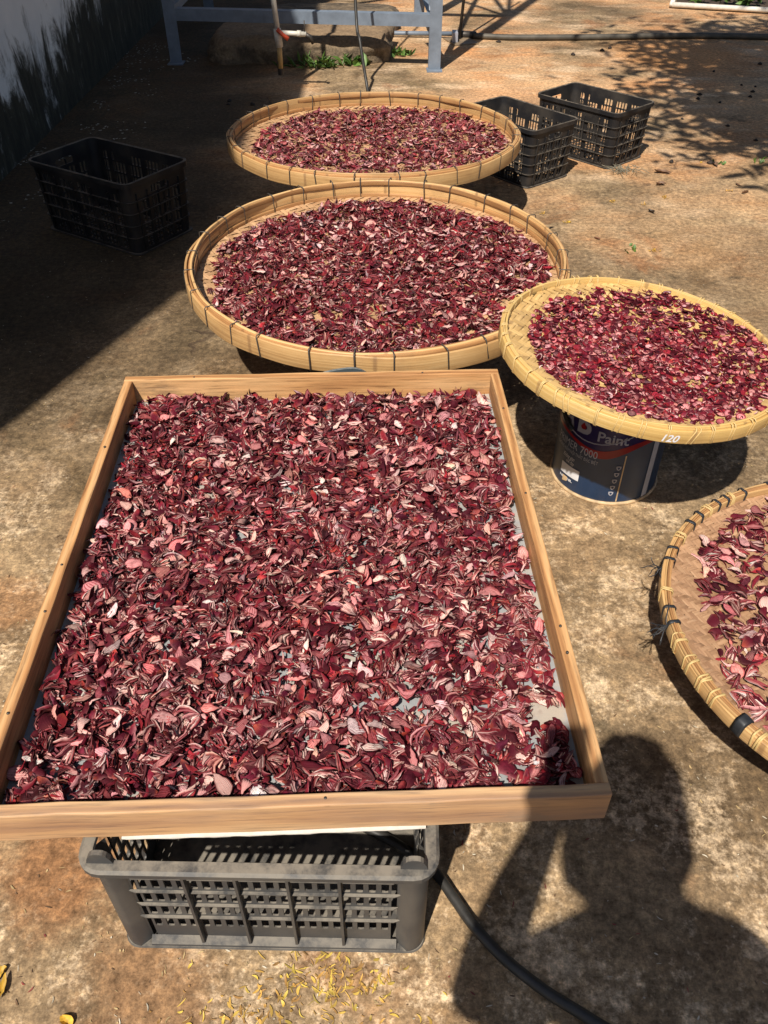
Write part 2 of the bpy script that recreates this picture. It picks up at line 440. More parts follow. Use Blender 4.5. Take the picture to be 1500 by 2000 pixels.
def t_scale(r, nu, nv, W=None, pale=None):
    u = np.linspace(0.01, .99, nu)[:, None]; v = np.linspace(-1, 1, nv)[None, :]
    W = W or r.uniform(.11, .22); A = r.uniform(.8, 1.5)
    wd = W*wprof(u, r.uniform(.30, .42), r.uniform(.85, 1.35)) + .006
    x = (u-.5) + 0*v
    y = wd*np.sin(v*A)/math.sin(A) + r.uniform(-.35, .35)*(u-.5)**2
    z = wd*(np.cos(v*A)-math.cos(A))*r.uniform(1.0, 1.7) - r.uniform(-.15, .55)*(u-.5)**2
    z = z + r.normal(0, .006, z.shape); y = y + v*0 + r.normal(0, .005, y.shape)
    z = z + .9*np.clip(u-.55, 0, 1)**1.5*r.normal(0, .55); y = y + np.clip(u-.5, 0, 1)**2*r.normal(0, .6); z = z + v*wd*r.normal(0, .55)*(u-.3)*2
    k = r.random()
    if pale is None: pale = 0
    b = lerp(DK, MD, r.random()**1.1) if k < .72 else lerp(MD, RD, r.random()*.75)
    if pale: b = lerp(PK, CR, r.random())
    c = np.ones((nu, nv, 1))*b
    edge = np.abs(v)**4
    c = lerp(c, PK*.7, (edge*r.uniform(.0, .75))[:, :, None]*np.ones((nu, 1, 1)))
    base = np.clip(.22-u, 0, 1)/.22
    c = lerp(c, lerp(RD, OR, r.random()), (base*r.uniform(.1, .8))[:, :, None]*np.ones((1, nv, 1)))
    st = np.stack([(v+1)/2*.8+0*u, np.full((nu, nv), .12 if not pale else .5), np.full((nu, nv), r.random())], 2)
    return np.stack([x, y, z], 2).reshape(-1, 3), gridf(nu, nv), c.reshape(-1, 3), st.reshape(-1, 3)

def merge(parts):
    V, F, Cc, S = [], [], [], []; o = 0
    for v, f, c, s in parts:
        V.append(v); F.append(f+o); Cc.append(c); S.append(s); o += len(v)
    return np.vstack(V), np.vstack(F), np.vstack(Cc), np.vstack(S)

def t_half(r, nu, nv):
    u = np.linspace(0.01, .99, nu)[:, None]; v = np.linspace(-1, 1, nv)[None, :]
    W = r.uniform(.14, .25); wd = W*wprof(u, r.uniform(.28, .40), r.uniform(.8, 1.2)) + .006
    ridge = .026*np.where(np.arange(nv) % 2 == 0, 1, -1)[None, :]*np.minimum(1, wd/W*1.3)
    cur = r.uniform(-.3, .3)
    x = (u-.5)+0*v; y = wd*v + cur*(u-.5)**2; z = ridge + .10*wd/W*(1-v*v)*r.uniform(-.6, .8) + r.normal(0, .008, (nu, nv)) + r.normal(0, .35)*(u-.5)**2
    b = lerp(PK, CR, r.random()) if r.random() < .60 else lerp(MD, PK, r.uniform(.1, .8))
    c = np.ones((nu, nv, 1))*b
    c = lerp(c, MD, (np.abs(v)**6)[:, :, None]*np.ones((nu, 1, 1))*.9)
    c = lerp(c, RD, np.where(np.arange(nv) % 2 == 0, 0, r.uniform(.1, .5))[None, :, None]*np.ones((nu, 1, 1)))
    st = np.stack([(v+1)/2+0*u, np.full((nu, nv), r.uniform(.5, .95)), np.full((nu, nv), r.random())], 2)
    top = (np.stack([x, y, z], 2).reshape(-1, 3), gridf(nu, nv), c.reshape(-1, 3), st.reshape(-1, 3))
    nb = 5; v2 = np.linspace(-1, 1, nb)[None, :]
    x2 = (u-.5)+0*v2; y2 = wd*v2*1.03 + cur*(u-.5)**2; z2 = -wd*.75*np.sqrt(np.clip(1-v2*v2, 0, 1)) - .006
    c2 = np.ones((nu, nb, 1))*lerp(DK, MD, r.random()); s2 = np.zeros((nu, nb, 3))
    bot = (np.stack([x2, y2, z2], 2).reshape(-1, 3), gridf(nu, nb)[:, ::-1], c2.reshape(-1, 3), s2.reshape(-1, 3))
    V, F, Cc, S = merge([top, bot]); V[:, 2] += W*.7
    return V, F, Cc, S

def t_fan(r, nu, npet):
    parts = []; spread = r.uniform(.15, .60); pale = r.random()
    for k in range(npet):
        a = (k/(npet-1)-.5)*2*spread + r.normal(0, .08)
        u = np.linspace(0.0, 1, nu)[:, None]; v = np.array([-1, 0, 1.])[None, :]
        L = r.uniform(.65, 1.0); wd = r.uniform(.026, .068)*(wprof(u*.96+.02, .45, .7)) + .008
        bend = r.normal(0, .35)
        xx = u*L+0*v; yy = wd*v + .35*a*u*(1-u)*1.4*np.sign(spread) + bend*u*u*.25
        zz = .26*u*(1-u)*r.uniform(.2, 2.4) + np.abs(v)*r.uniform(.01, .05)*np.ones_like(u) + r.normal(0, .006, (nu, 3)) + r.uniform(0, .07)
        roll = r.uniform(-.9, .9)
        y2 = yy*math.cos(roll*.5) ; z2 = zz + wd*v*math.sin(roll)
        ca, sa = math.cos(a), math.sin(a)
        X = xx*ca - y2*sa - .5; Y = xx*sa + y2*ca
        ctr = lerp(DK, RD, r.random()*.7); ed = lerp(PK, CR, r.random()) if r.random() < .26+.55*pale else lerp(MD, PK, .25)
        c = np.stack([np.ones((nu, 1))*ed, np.ones((nu, 1))*lerp(ctr, ed, r.uniform(0, .5)), np.ones((nu, 1))*ctr], 1) if r.random() < .5 else \
            np.stack([np.ones((nu, 1))*ctr, np.ones((nu, 1))*ed, np.ones((nu, 1))*ctr], 1)
        st = np.stack([np.ones((nu, 1))*np.array([[0, .12, .25]]), np.full((nu, 3), .3), np.full((nu, 3), r.random())], 2)
        parts.append((np.stack([X, Y, z2], 2).reshape(-1, 3), gridf(nu, 3), c.reshape(-1, 3), st.reshape(-1, 3)))
    return merge(parts)

def t_sliver(r, nu):
    u = np.linspace(0, 1, nu)[:, None]; v = np.array([-1, 0, 1.])[None, :]
    wd = r.uniform(.05, .11)*wprof(u*.96+.02, .5, .7)+.01; cur = r.normal(0, .5)
    x = (u-.5)+0*v; y = wd*v + cur*(u-.5)**2; z = .06*(1-np.abs(v))*r.choice([-1, 1]) + r.normal(0, .5)*(u-.5)**2 + .05 + 0*u
    b = [lerp(PK, CR, r.random()), lerp(MD, RD, r.random()), lerp(RD, OR, r.random()), DK*1.3][r.choice(4, p=[.4, .3, .12, .18])]
    c = np.ones((nu, 3, 1))*b
    st = np.stack([(v+1)/2*.3+0*u, np.full((nu, 3), .4), np.full((nu, 3), r.random())], 2)
    return np.stack([x, y, z], 2).reshape(-1, 3), gridf(nu, 3), c.reshape(-1, 3), st.reshape(-1, 3)

def t_coin(r, na, hole=0.0):
    nr = 5; rr = np.linspace(hole, .5, nr)[:, None]; a = np.linspace(0, 2*PI*(1 if hole == 0 else r.uniform(.7, 1)), na)[None, :]
    ov = r.uniform(.6, 1)
    x = rr*np.cos(a); y = rr*np.sin(a)*ov; z = .16*rr**2*r.uniform(-2.2, 2.2) + r.normal(0, .012, (nr, na)) + .05
    if hole: z = z + .10*np.where(np.arange(nr) == nr-1, 1, 0)[:, None] + r.normal(0, .2)*np.cos(a)*rr
    b = [lerp(PK, CR, r.random()*.8), lerp(RD, PK, r.uniform(.2, .8)), lerp(MD, RD, r.random()), DK*1.3][r.choice(4, p=[.40, .32, .16, .12])]
    c = np.ones((nr, na, 1))*b
    c[-1] = lerp(DK, MD, r.random()); c[-2] = lerp(c[-2], RD, .35)
    st = np.stack([rr*1.0+0*a, np.full((nr, na), r.uniform(.3, .85)), np.full((nr, na), r.random())], 2)
    top = (np.stack([x, y, z], 2).reshape(-1, 3), gridf(nr, na), c.reshape(-1, 3), st.reshape(-1, 3))
    th = r.uniform(.08, .22)                         # skin side wall
    x2 = np.vstack([x[-1], x[-1]*.9]); y2 = np.vstack([y[-1], y[-1]*.9]); z2 = np.vstack([z[-1], z[-1]-th])
    c2 = np.ones((2*na, 1))*lerp(DK, MD, r.random())
    side = (np.stack([x2, y2, z2], 2).reshape(-1, 3), gridf(2, na), c2, np.zeros((2*na, 3)))
    return merge([top, side])

def make_lib(seed, hi):
    r = np.random.default_rng(seed); L = []
    a, b = (9, 7) if hi == 2 else ((7, 5) if hi == 1 else (5, 3))
    for _ in range(16): L.append(('scale', .40/16, t_scale(r, a, b)))
    for _ in range(5): L.append(('pale_scale', .018/5, t_scale(r, a, b, pale=1)))
    for _ in range(12): L.append(('half', .19/12, t_half(r, a, 11 if hi == 2 else (9 if hi == 1 else 5))))
    for _ in range(12): L.append(('fan', .36/12, t_fan(r, 6 if hi else 4, int(r.integers(5, 9)) if hi else int(r.integers(3, 6)))))
    for _ in range(8): L.append(('sliver', .16/8, t_sliver(r, 5 if hi else 4)))
    return L

def rotm(yaw, tx, ty, flip):
    cz, sz = math.cos(yaw), math.sin(yaw)
    Rz = np.array([[cz, -sz, 0], [sz, cz, 0], [0, 0, 1]])
    cx, sx = math.cos(tx + (PI if flip else 0)), math.sin(tx + (PI if flip else 0))
    Rx = np.array([[1, 0, 0], [0, cx, -sx], [0, sx, cx]])
    cy, sy = math.cos(ty), math.sin(ty)
    Ry = np.array([[cy, 0, sy], [0, 1, 0], [-sy, 0, cy]])
    return Rz @ Ry @ Rx

def pile(seed, lib, n, sampler, lens, th=.0035, tilt=.32, base=None, flip=.22, wid=.42):
    """drop n slices one after another; returns list of (template, matrix3, pos, brightness)"""
    r = np.random.default_rng(seed); cell = .008; H = {}
    pr = np.array([l[1] for l in lib]); pr = pr/pr.sum()
    ids = r.choice(len(lib), n, p=pr); out = []
    for i in range(n):
        x, y = sampler(r); L = float(np.clip(r.normal(lens[0], lens[1]), lens[2], lens[3]))
        kd = lib[ids[i]][0]
        if kd == 'sliver': L *= .8
        yaw = r.uniform(0, 2*PI); c, s = math.cos(yaw), math.sin(yaw); cells = []
        na = max(1, int(L*.75/cell)); nb = max(1, int(L*wid*.8/cell))
        for p in range(na):
            for q in range(nb):
                dx = ((p+.5)/na-.5)*L*.75; dy = ((q+.5)/nb-.5)*L*wid*.8
                cells.append((round((x+c*dx-s*dy)/cell), round((y+s*dx+c*dy)/cell)))
        hs = [H.get(k, 0.0) for k in cells]
        h = .55*sum(hs)/len(hs) + .45*max(hs)
        for k in cells: H[k] = max(H.get(k, 0), h + th)
        z0 = base(x, y) if base else 0.0
        fl = (kd in ('scale', 'pale_scale')) and r.random() < flip
        tl = tilt*(1 if h > th else .4)
        m = rotm(yaw, r.normal(0, tl), r.normal(0, tl*.8), fl)*L
        out.append((ids[i], m, (x, y, z0 + h + .001 + (.004 if fl else .0)), float(np.clip(r.normal(.96, .27), .42, 1.55)), r.normal(0, .06), r.normal(0, 1, 8)))
    return out

def warp(v, p):
    """shrivel one slice its own way: bend, twist, narrow and crumple it"""
    x, y, z = v[:, 0], v[:, 1], v[:, 2]
    y = y*(1+.24*np.clip(p[0], -2, 2)) + .40*p[1]*x*x + .10*p[5]*x
    z = z*(1+.30*np.clip(p[2], -2, 2)) + .62*p[3]*x*x
    a = .95*p[4]*x; c, s = np.cos(a), np.sin(a)
    y, z = y*c-z*s, y*s+z*c
    z = z + .016*np.sin(17*x+9*p[6]) + .014*np.sin(23*y+14*x+9*p[7])
    y = y + .012*np.sin(21*x+7*p[7])
    return np.stack([x*(1-.10*abs(p[3])), y, z], 1)

def pile_mesh(name, lib, items):
    V, F, Cc, S = [], [], [], []; o = 0
    for tid, m, p, br, hu, wp_ in items:
        v, f, c, s = lib[tid][2]
        V.append(warp(v, wp_*(.3 if lib[tid][0] in ('coin', 'ring') else 1.0)) @ m.T + np.array(p)); F.append(f+o); o += len(v)
        Cc.append(np.clip(c*br*np.array([1+hu, 1, 1-hu]), 0, .78)); S.append(s)
    return new_mesh(name, np.vstack(V), np.vstack(F), {'Col': ('FLOAT_COLOR', np.vstack(Cc)), 'St': ('FLOAT_VECTOR', np.vstack(S))}, smooth=True)

KIND_LABEL = {
    'scale': 'dark maroon dried bulb scale, convex and pointed, lying in the {}',
    'pale_scale': 'plain pale pink dried bulb scale lying in the {}',
    'half': 'halved dried bulb with pink and red striped cut face in the {}',
    'fan': 'fanned out cluster of narrow red and pink bulb layers in the {}',
    'sliver': 'thin narrow sliver of dried bulb lying in the {}'}
def singles(lib, items, where, grp, M4):
    for tid, m, p, br, hu, wp_ in items:
        v, f, c, s = lib[tid][2]
        me = new_mesh('bulb_slice', warp(v, wp_), f, {'Col': ('FLOAT_COLOR', np.clip(c*br, 0, .78)), 'St': ('FLOAT_VECTOR', s)}, smooth=True)
        o = link('bulb_slice', me, M['bulb'])
        mm = Matrix([[*m[0], p[0]], [*m[1], p[1]], [*m[2], p[2]], [0, 0, 0, 1]])
        o.matrix_world = M4 @ mm
        tag(o, KIND_LABEL[lib[tid][0]].format(where), 'bulb slice', grp)

LIB2 = make_lib(3, 2); LIB1 = make_lib(5, 1); LIB0 = make_lib(8, 0)

# ------------------------------------------------------------------ wooden tray
ZT = .30                                            # tops of the crates
TW, TL, TH, TT = .95, 1.202, .071, .021; ZW = .309
tray_c = Vector((-.159, 1.232, ZW)); tray_r = rad(2.2)
tr = thing('wooden_tray', 'large rectangular wooden frame tray full of red bulb slices', 'tray', tray_c, tray_r)
def board(name, L, loc, rz, mat, h=TH, t=TT, z0=.002):
    mb = MB(); n = 14
    rs = np.random.default_rng(int(abs(loc[0]*1000)+abs(loc[1]*100)+5))
    vs = []
    for i in range(n+1):
        x = (i/n-.5)*L; w1, w2 = rs.normal(0, .0006, 2)
        vs += [(x, -t/2+w1, z0), (x, t/2+w1, z0), (x, t/2+w1, h+w2), (x, -t/2+w1, h+w2)]
    fs = []
    for i in range(n):
        for k in range(4):
            k2 = (k+1) % 4; fs.append((i*4+k, i*4+k2, i*4+4+k2, i*4+4+k))
    fs += [(3, 2, 1, 0), tuple(n*4+k for k in range(4))]
    mb.add(vs, [tuple(reversed(f)) for f in fs])
    return bevel(mb.build(name, mat, tr, loc, (0, 0, rz)), .0022, 2)
board('board', TW, (0, -TL/2+TT/2, 0), 0, M['wood_front'])
board('board', TW, (0, TL/2-TT/2, 0), PI, M['wood'])
board('board', TL-2*TT-.002, (-TW/2+TT/2, 0, -.001), PI/2, M['wood'])
board('board', TL-2*TT-.002, (TW/2-TT/2, 0, -.001), -PI/2, M['wood'])
for y_, w_ in ((-.50, .030), (-.16, .030), (.16, .030), (.47, .030)):        # battens under the cloth rest on the crates
    mb = MB(); mb.box(-TW/2+.004, TW/2-.004, -w_/2, w_/2, -.0088, .0012); mb.build('batten', M['wood'], tr, (0, y_, 0))
# stretched cloth that forms the bottom, sagging a little between the crates
nx, ny = 24, 30; iw, il = TW/2-TT+.004, TL/2-TT+.004
vs = []
for i in range(nx+1):
    for j in range(ny+1):
        x = (i/nx*2-1)*iw; y = (j/ny*2-1)*il
        z = .008 - .005*(1-(x/iw)**2)*abs(math.sin(3*y)) + .0012*math.sin(31*x+9*y)
        vs.append((x, y, z))
cl = link('cloth_bottom', new_mesh('cloth_bottom', vs, gridf(nx+1, ny+1), smooth=True), M['cloth'], tr)
# frayed white hem hanging below the front board
hv = []; hn = 60
for i in range(hn+1):
    x = -.26 + .46*i/hn; e = math.sin(PI*i/hn)**.4
    d = e*(.005+.0035*math.sin(i*.37+1)**2+.003*random.random())
    hv += [(x, -TL/2+.002, .0015), (x, -TL/2-.0035, -.0005), (x, -TL/2-.003, -d*.6), (x, -TL/2-.001+.002*random.random(), -d)]
link('cloth_hem', new_mesh('cloth_hem', hv, gridf(hn+1, 4), smooth=True), M['white_cloth'], tr)
nail = MB(); nail.lathe([(0.0001, .0012), (.0022, .001), (.0028, 0), (.0028, -.003)], 10); nailm = nail.mesh('nail', True)
for (x, y) in [(-TW/2+.012, y) for y in (-.42, -.2, -.08, .3)] + [(TW/2-.012, y) for y in (-.33, -.27, .1, .42)] + [(-.3, TL/2-.012), (.28, TL/2-.012), (.05, -TL/2+.012)]:
    link('nail', nailm, M['dark_metal'], tr, (x, y, TH+.0002))

TRM = Matrix.Translation(tray_c) @ Matrix.Rotation(tray_r, 4, 'Z'); TRI = TRM.inverted()
holes = []
for px, py, rr in [(775, 1088, .028), (895, 990, .03), (380, 1448, .030), (548, 1530, .026), (1062, 1385, .05), (1045, 1335, .03), (735, 1360, .026), (700, 1385, .016),
                   (1000, 860, .03), (985, 800, .035), (1010, 920, .03), (800, 1330, .02), (905, 975, .02), (460, 1000, .012), (800, 1370, .022), (970, 1430, .02), (1150, 1520, .02), (150, 1480, .018)]:
    q = TRI @ P(px, py, ZW+.025); holes.append((q.x, q.y, rr*.50))
il2, iw2 = TL/2-TT, TW/2-TT
def samp_wood(r):
    while True:
        x = r.uniform(-iw2+.013, iw2-.013); y = r.uniform(-il2+.013, il2-.013)
        edge = iw2-.006-.010*(.5+.5*math.sin(9*y+1.3))-.006*math.sin(23*y)
        if x > edge and r.random() < .93: continue
        le = -iw2+.016+.005*math.sin(11*y)
        if x < le and r.random() < .85: continue
        bad = False
        for hx, hy, hr in holes:
            d = math.hypot((x-hx), (y-hy))
            if d < hr*1.15 and r.random() < .97: bad = True; break
        if not bad: return x, y
items = pile(21, LIB2, 12800, samp_wood, (.0345, .0090, .013, .055), base=lambda x, y: .009, th=.0040, tilt=.50)
order = sorted(range(len(items)), key=lambda i: items[i][2][1] - (.10 if (i > 10500 and np.linalg.norm(items[i][1][:, 0]) > .030) else -.6))
near = [i for i in order if items[i][1][0].dot(items[i][1][0]) + items[i][1][1].dot(items[i][1][1]) > .0][:208]
ns = set(near)
singles(LIB2, [items[i] for i in near], 'wooden tray', 'single bulb slices on top in the wooden tray', TRM)
o = link('bulb_slices', pile_mesh('bulb_slices', LIB2, [items[i] for i in range(len(items)) if i not in ns]), M['bulb'], None, tray_c, (0, 0, tray_r))
tag(o, 'thick layer of dried red bulb slices filling the wooden tray', 'bulb slices', kind='stuff')

# ------------------------------------------------------------------ round bamboo trays
def band(rx, ry, prof, n=120, wob=0.0, seed=0, zw=0.0):
    r = random.Random(seed); ph = [r.uniform(0, 6.28) for _ in range(4)]
    m = len(prof); vs, gv = [], []
    plen = [0.0]
    for a, b in zip(prof, prof[1:]): plen.append(plen[-1]+math.hypot(a[0]-b[0], a[1]-b[1]))
    for k in range(n):
        a = 2*PI*k/n
        w_ = wob*(math.sin(3*a+ph[0])+.6*math.sin(7*a+ph[1])+.4*math.sin(15*a+ph[2])); z_ = zw*(math.sin(2*a+ph[3])+.5*math.sin(5*a+ph[0])+.35*math.sin(13*a+ph[1]))
        for j, (dr, z) in enumerate(prof):
            vs.append(((rx+dr+w_)*math.cos(a), (ry+dr+w_)*math.sin(a), z+z_)); gv.append((abs(a-PI)*rx, plen[j], 0))
    k, j = np.meshgrid(np.arange(n), np.arange(m), indexing='ij'); k2 = (k+1) % n; j2 = (j+1) % m
    F = np.stack([k*m+j, k2*m+j, k2*m+j2, k*m+j2], 2).reshape(-1, 4)
    return new_mesh('hoop', vs, F, {'gv': ('FLOAT_VECTOR', gv)}, smooth=True)

def rprof(r0, r1, z0, z1, rd=.002):
    return [(r0, z0+rd), (r0+rd*.3, z0+rd*.3), (r0+rd, z0), (r1-rd, z0), (r1-rd*.3, z0+rd*.3), (r1, z0+rd),
            (r1, z1-rd), (r1-rd*.3, z1-rd*.3), (r1-rd, z1), (r0+rd, z1), (r0+rd*.3, z1-rd*.3), (r0, z1-rd)]

def weave(parent, rx, ry, pitch, zf, mat, ang=rad(45), amp=.0011, kind='twill', seed=1, dens=1.0):
    r = random.Random(seed); ca, sa = math.cos(ang), math.sin(ang)
    n = int(max(rx, ry)/pitch)+1
    for dirn in (0, 1):
        for i in range(-n, n+1):
            o_ = i*pitch; pts = []
            for j in range(-2*n, 2*n+1):
                t = j*pitch/2
                a, b = (t, o_) if dirn == 0 else (o_, t)
                x, y = ca*a-sa*b, sa*a+ca*b
                if (x/rx)**2+(y/ry)**2 <= 1.0:
                    jj = j//2
                    up = ((i+jj) % 4 < 2) if dirn == 0 else ((jj+i) % 4 >= 2)
                    pts.append((x, y, t, up))
            if len(pts) < 4: continue
            hw = pitch*r.uniform(.43, .485); vs, gv = [], []
            nx_, ny_ = (-sa, ca) if dirn == 0 else (ca, sa)
            tw = r.gauss(0, .0008)
            for x, y, t, up in pts:
                z = zf(math.sqrt((x/rx)**2+(y/ry)**2)) + (amp if up else -amp)
                for s_ in (-1, 0, 1):
                    vs.append((x+nx_*(hw*s_+tw), y+ny_*(hw*s_+tw), z-.0004*abs(s_))); gv.append((t, hw*s_, 0))
            link('weave_strip', new_mesh('weave_strip', vs, gridf(len(pts), 3), {'gv': ('FLOAT_VECTOR', gv)}, smooth=True), mat, parent)

def loop_tie(hw_in, hw_out, z0, z1, r, n=6):
    """closed loop round a rim section: x radial, z up, in the plane y=0"""
    p = []; c = .004
    for (x, z) in [(hw_in+c, z0), (hw_out-c, z0), (hw_out, z0+c), (hw_out, z1-c), (hw_out-c, z1), (hw_in+c, z1), (hw_in, z1-c), (hw_in, z0+c)]:
        p.append(Vector((x, 0, z)))
    m = len(p); vs, fs = [], []
    for i in range(m):
        t = (p[(i+1) % m]-p[i-1]).normalized(); a = Vector((0, 1, 0)); b = a.cross(t)
        vs += [p[i] + (a*math.cos(2*PI*k/n)*(r[0]) + b*math.sin(2*PI*k/n)*r[1]) for k in range(n)]
    for i in range(m):
        i2 = (i+1) % m
        for k in range(n): fs.append((i*n+k, i*n+(k+1) % n, i2*n+(k+1) % n, i2*n+k))
    mb = MB(); mb.add(vs, fs); return mb.mesh('tie', True)

def put_ties(parent, rx, ry, n, me, mat, name='tie', phase=0.0, jit=.02, angs=None, seed=3):
    r = random.Random(seed)
    for k in (range(n) if angs is None else angs):
        a = (2*PI*k/n+phase+r.gauss(0, jit)) if angs is None else k
        nrm = math.atan2(math.sin(a)/ry, math.cos(a)/rx)
        link(name, me, mat, parent, (rx*math.cos(a), ry*math.sin(a), 0), (r.gauss(0, .10), 0, nrm+r.gauss(0, .12)))

def smooth(a, b, t):
    t = min(1, max(0, (t-a)/(b-a))); return t*t*(3-2*t)

def big_tray(label, loc, rx, ry, seed, tilt=(0, 0)):
    t = thing('bamboo_tray', label, 'tray', loc, 0)
    t.rotation_euler = (tilt[0], tilt[1], 0)
    zf = lambda q: .004 + .012*smooth(.86, 1.0, q)
    weave(t, rx-.012, ry-.012, .0215, zf, M['weave'], rad(38+seed), .0013, seed=seed)
    link('inner_hoop', band(rx-.013, ry-.013, rprof(-.004, .004, .016, .076), wob=.0022, zw=.0022, seed=seed), M['bam'], t)
    link('outer_hoop', band(rx, ry, rprof(-.003, .005, .010, .066), wob=.0022, zw=.0026, seed=seed+1), M['bam'], t)
    link('lower_hoop', band(rx-.021, ry-.021, rprof(-.003, .003, .014, .028, .0015), wob=.002, zw=.0022, seed=seed+2), M['bam_dark'], t)
    link('top_strip', band(rx-.0065, ry-.0065, rprof(-.0025, .0025, .058, .072, .001), wob=.0026, zw=.0030, seed=seed+3), M['bam_dark'], t)
    link('top_strip', band(rx-.0195, ry-.0195, rprof(-.0022, .0022, .054, .069, .001), wob=.0028, zw=.0034, seed=seed+4), M['bam_dark'], t)
    me = loop_tie(-.0265, .0075, .012, .0785, (.0021, .0014))
    put_ties(t, rx, ry, 30, me, M['wire'], seed=seed)
    return t, zf

t2c = Vector((-.021, 2.590, ZT)); T2 = (.612, .662)
bt2, zf2 = big_tray('wide round bamboo tray of bulb slices directly behind the wooden tray', t2c, *T2, 4)
t1c = Vector((-.045, 3.885, ZT)); T1 = (.642, .600)
bt1, zf1 = big_tray('wide round bamboo tray nearest the steel tower, thinly covered in bulb slices', t1c, *T1, 9)

def samp_ell(rx, ry, fill, holes, cx=0, cy=0, edge=.05, ph=0.0):
    def f(r):
        while True:
            x, y = r.uniform(-1, 1), r.uniform(-1, 1); q = math.hypot(x, y)
            if q > 1 + edge*math.sin(5*math.atan2(y, x)+ph) + edge*.7*math.sin(11*math.atan2(y, x)) + r.normal(0, .02): continue
            X, Y = cx+x*rx*fill, cy+y*ry*fill; bad = False
            for hx, hy, hr, pr in holes:
                if math.hypot(X-hx, Y-hy) < hr and r.random() < pr: bad = True; break
            if not bad: return X, Y
    return f

def local_holes(c, lst):
    out = []
    for px, py, hr, pr in lst:
        q = P(px, py, c.z+.02)-c; out.append((q.x, q.y, hr*.62, pr*.93))
    return out

h2 = local_holes(t2c, [(510, 548, .05, .9), (735, 600, .07, .75), (620, 620, .05, .7), (985, 590, .05, .95), (950, 660, .035, .95), (720, 615, .05, .7), (545, 575, .03, .9), (820, 640, .04, .6), (640, 690, .04, .6), (880, 560, .05, .5)])
it2 = pile(31, LIB1, 8200, samp_ell(*T2, .905, h2, .012, -.012, .025), (.034, .008, .017, .052), th=.0042, tilt=.42, base=lambda x, y: .008 + zf2(math.hypot(x/T2[0], y/T2[1]))-.004)
o = link('bulb_slices', pile_mesh('bulb_slices', LIB1, it2), M['bulb'], None, t2c)
tag(o, 'layer of dried red bulb slices on the bamboo tray behind the wooden tray', 'bulb slices', kind='stuff')
h1 = local_holes(t1c, [(690, 305, .11, .85), (640, 325, .08, .7), (840, 325, .10, .7), (735, 338, .10, .6), (800, 280, .08, .5), (560, 300, .08, .4), (900, 310, .07, .4), (520, 205, .16, .93), (610, 200, .10, .95), (470, 240, .08, .9)])
it1 = pile(41, LIB0, 3900, samp_ell(*T1, .885, h1, .03, .015, -.015), (.036, .008, .018, .054), th=.0042, tilt=.42, base=lambda x, y: .008 + zf1(math.hypot(x/T1[0], y/T1[1]))-.004)
o = link('bulb_slices', pile_mesh('bulb_slices', LIB0, it1), M['bulb'], None, t1c)
tag(o, 'thin scatter of dried red bulb slices on the bamboo tray nearest the steel tower', 'bulb slices', kind='stuff')

# --- smaller yellow tray on the paint pail
BK = Vector((.640, 1.905, 0)); BH = .385; BR = .150
t3c = Vector((.640, 1.832, BH+.022)); R3 = .352
t3 = thing('bamboo_tray', 'smaller yellow bamboo tray balanced on the blue paint pail', 'tray', t3c); T3R = (rad(1.5), rad(5.0), 0); t3.rotation_euler = T3R
zf3 = lambda q: .004 + .040*smooth(.55, 1.0, q)
weave(t3, R3-.008, R3-.008, .0165, zf3, M['weave_y'], rad(62), .0009, seed=12)
link('inner_hoop', band(R3-.0085, R3-.0085, rprof(-.003, .003, .030, .060, .0016), wob=.001, zw=.001, seed=21), M['bam_y'], t3)
link('outer_hoop', band(R3, R3, rprof(-.003, .0042, .020, .054, .0018), wob=.001, zw=.001, seed=22), M['bam_y'], t3)
link('top_strip', band(R3-.0042, R3-.0042, rprof(-.0022, .0022, .050, .0585, .001), wob=.001, zw=.001, seed=23), M['bam_y'], t3)
me = loop_tie(-.0130, .0057, .0185, .0618, (.0018, .0009)); put_ties(t3, R3, R3, 42, me, M['rattan'], 'tie', 0, .02, seed=5)
put_ties(t3, R3, R3, 42, me, M['rattan'], 'tie', .018, .01, seed=5)
LIBC = []
rc = np.random.default_rng(77)
for _ in range(16): LIBC.append(('coin', .46/16, t_coin(rc, 11)))
for _ in range(10): LIBC.append(('ring', .16/10, t_coin(rc, 11, .34)))
for _ in range(10): LIBC.append(('scale', .26/10, t_scale(rc, 5, 4, W=.3)))
for _ in range(6): LIBC.append(('sliver', .14/6, t_sliver(rc, 4)))
h3 = local_holes(t3c, [(1160, 745, .045, .6), (1240, 720, .04, .7), (1150, 780, .03, .9), (1480, 600, .12, .97), (1420, 580, .09, .97), (1130, 800, .05, .9), (1330, 820, .03, .7), (1460, 800, .05, .5), (1400, 820, .03, .9), (1100, 590, .03, .9)])
it3 = [(a_, b_, c_, d_*1.08, e_-.02, f_) for a_, b_, c_, d_, e_, f_ in pile(51, LIBC, 4700, samp_ell(R3, R3, .875, h3, .03, .005, .012, 2.0), (.0185, .0048, .009, .032), th=.0022, tilt=.34, base=lambda x, y: .006 + zf3(math.hypot(x, y)/R3)-.004, wid=.7, flip=.1)]
o = link('bulb_slices', pile_mesh('bulb_slices', LIBC, it3), M['bulb'], None, t3c, T3R)
tag(o, 'small round red and pink bulb slices heaped on the yellow tray', 'bulb slices', kind='stuff')

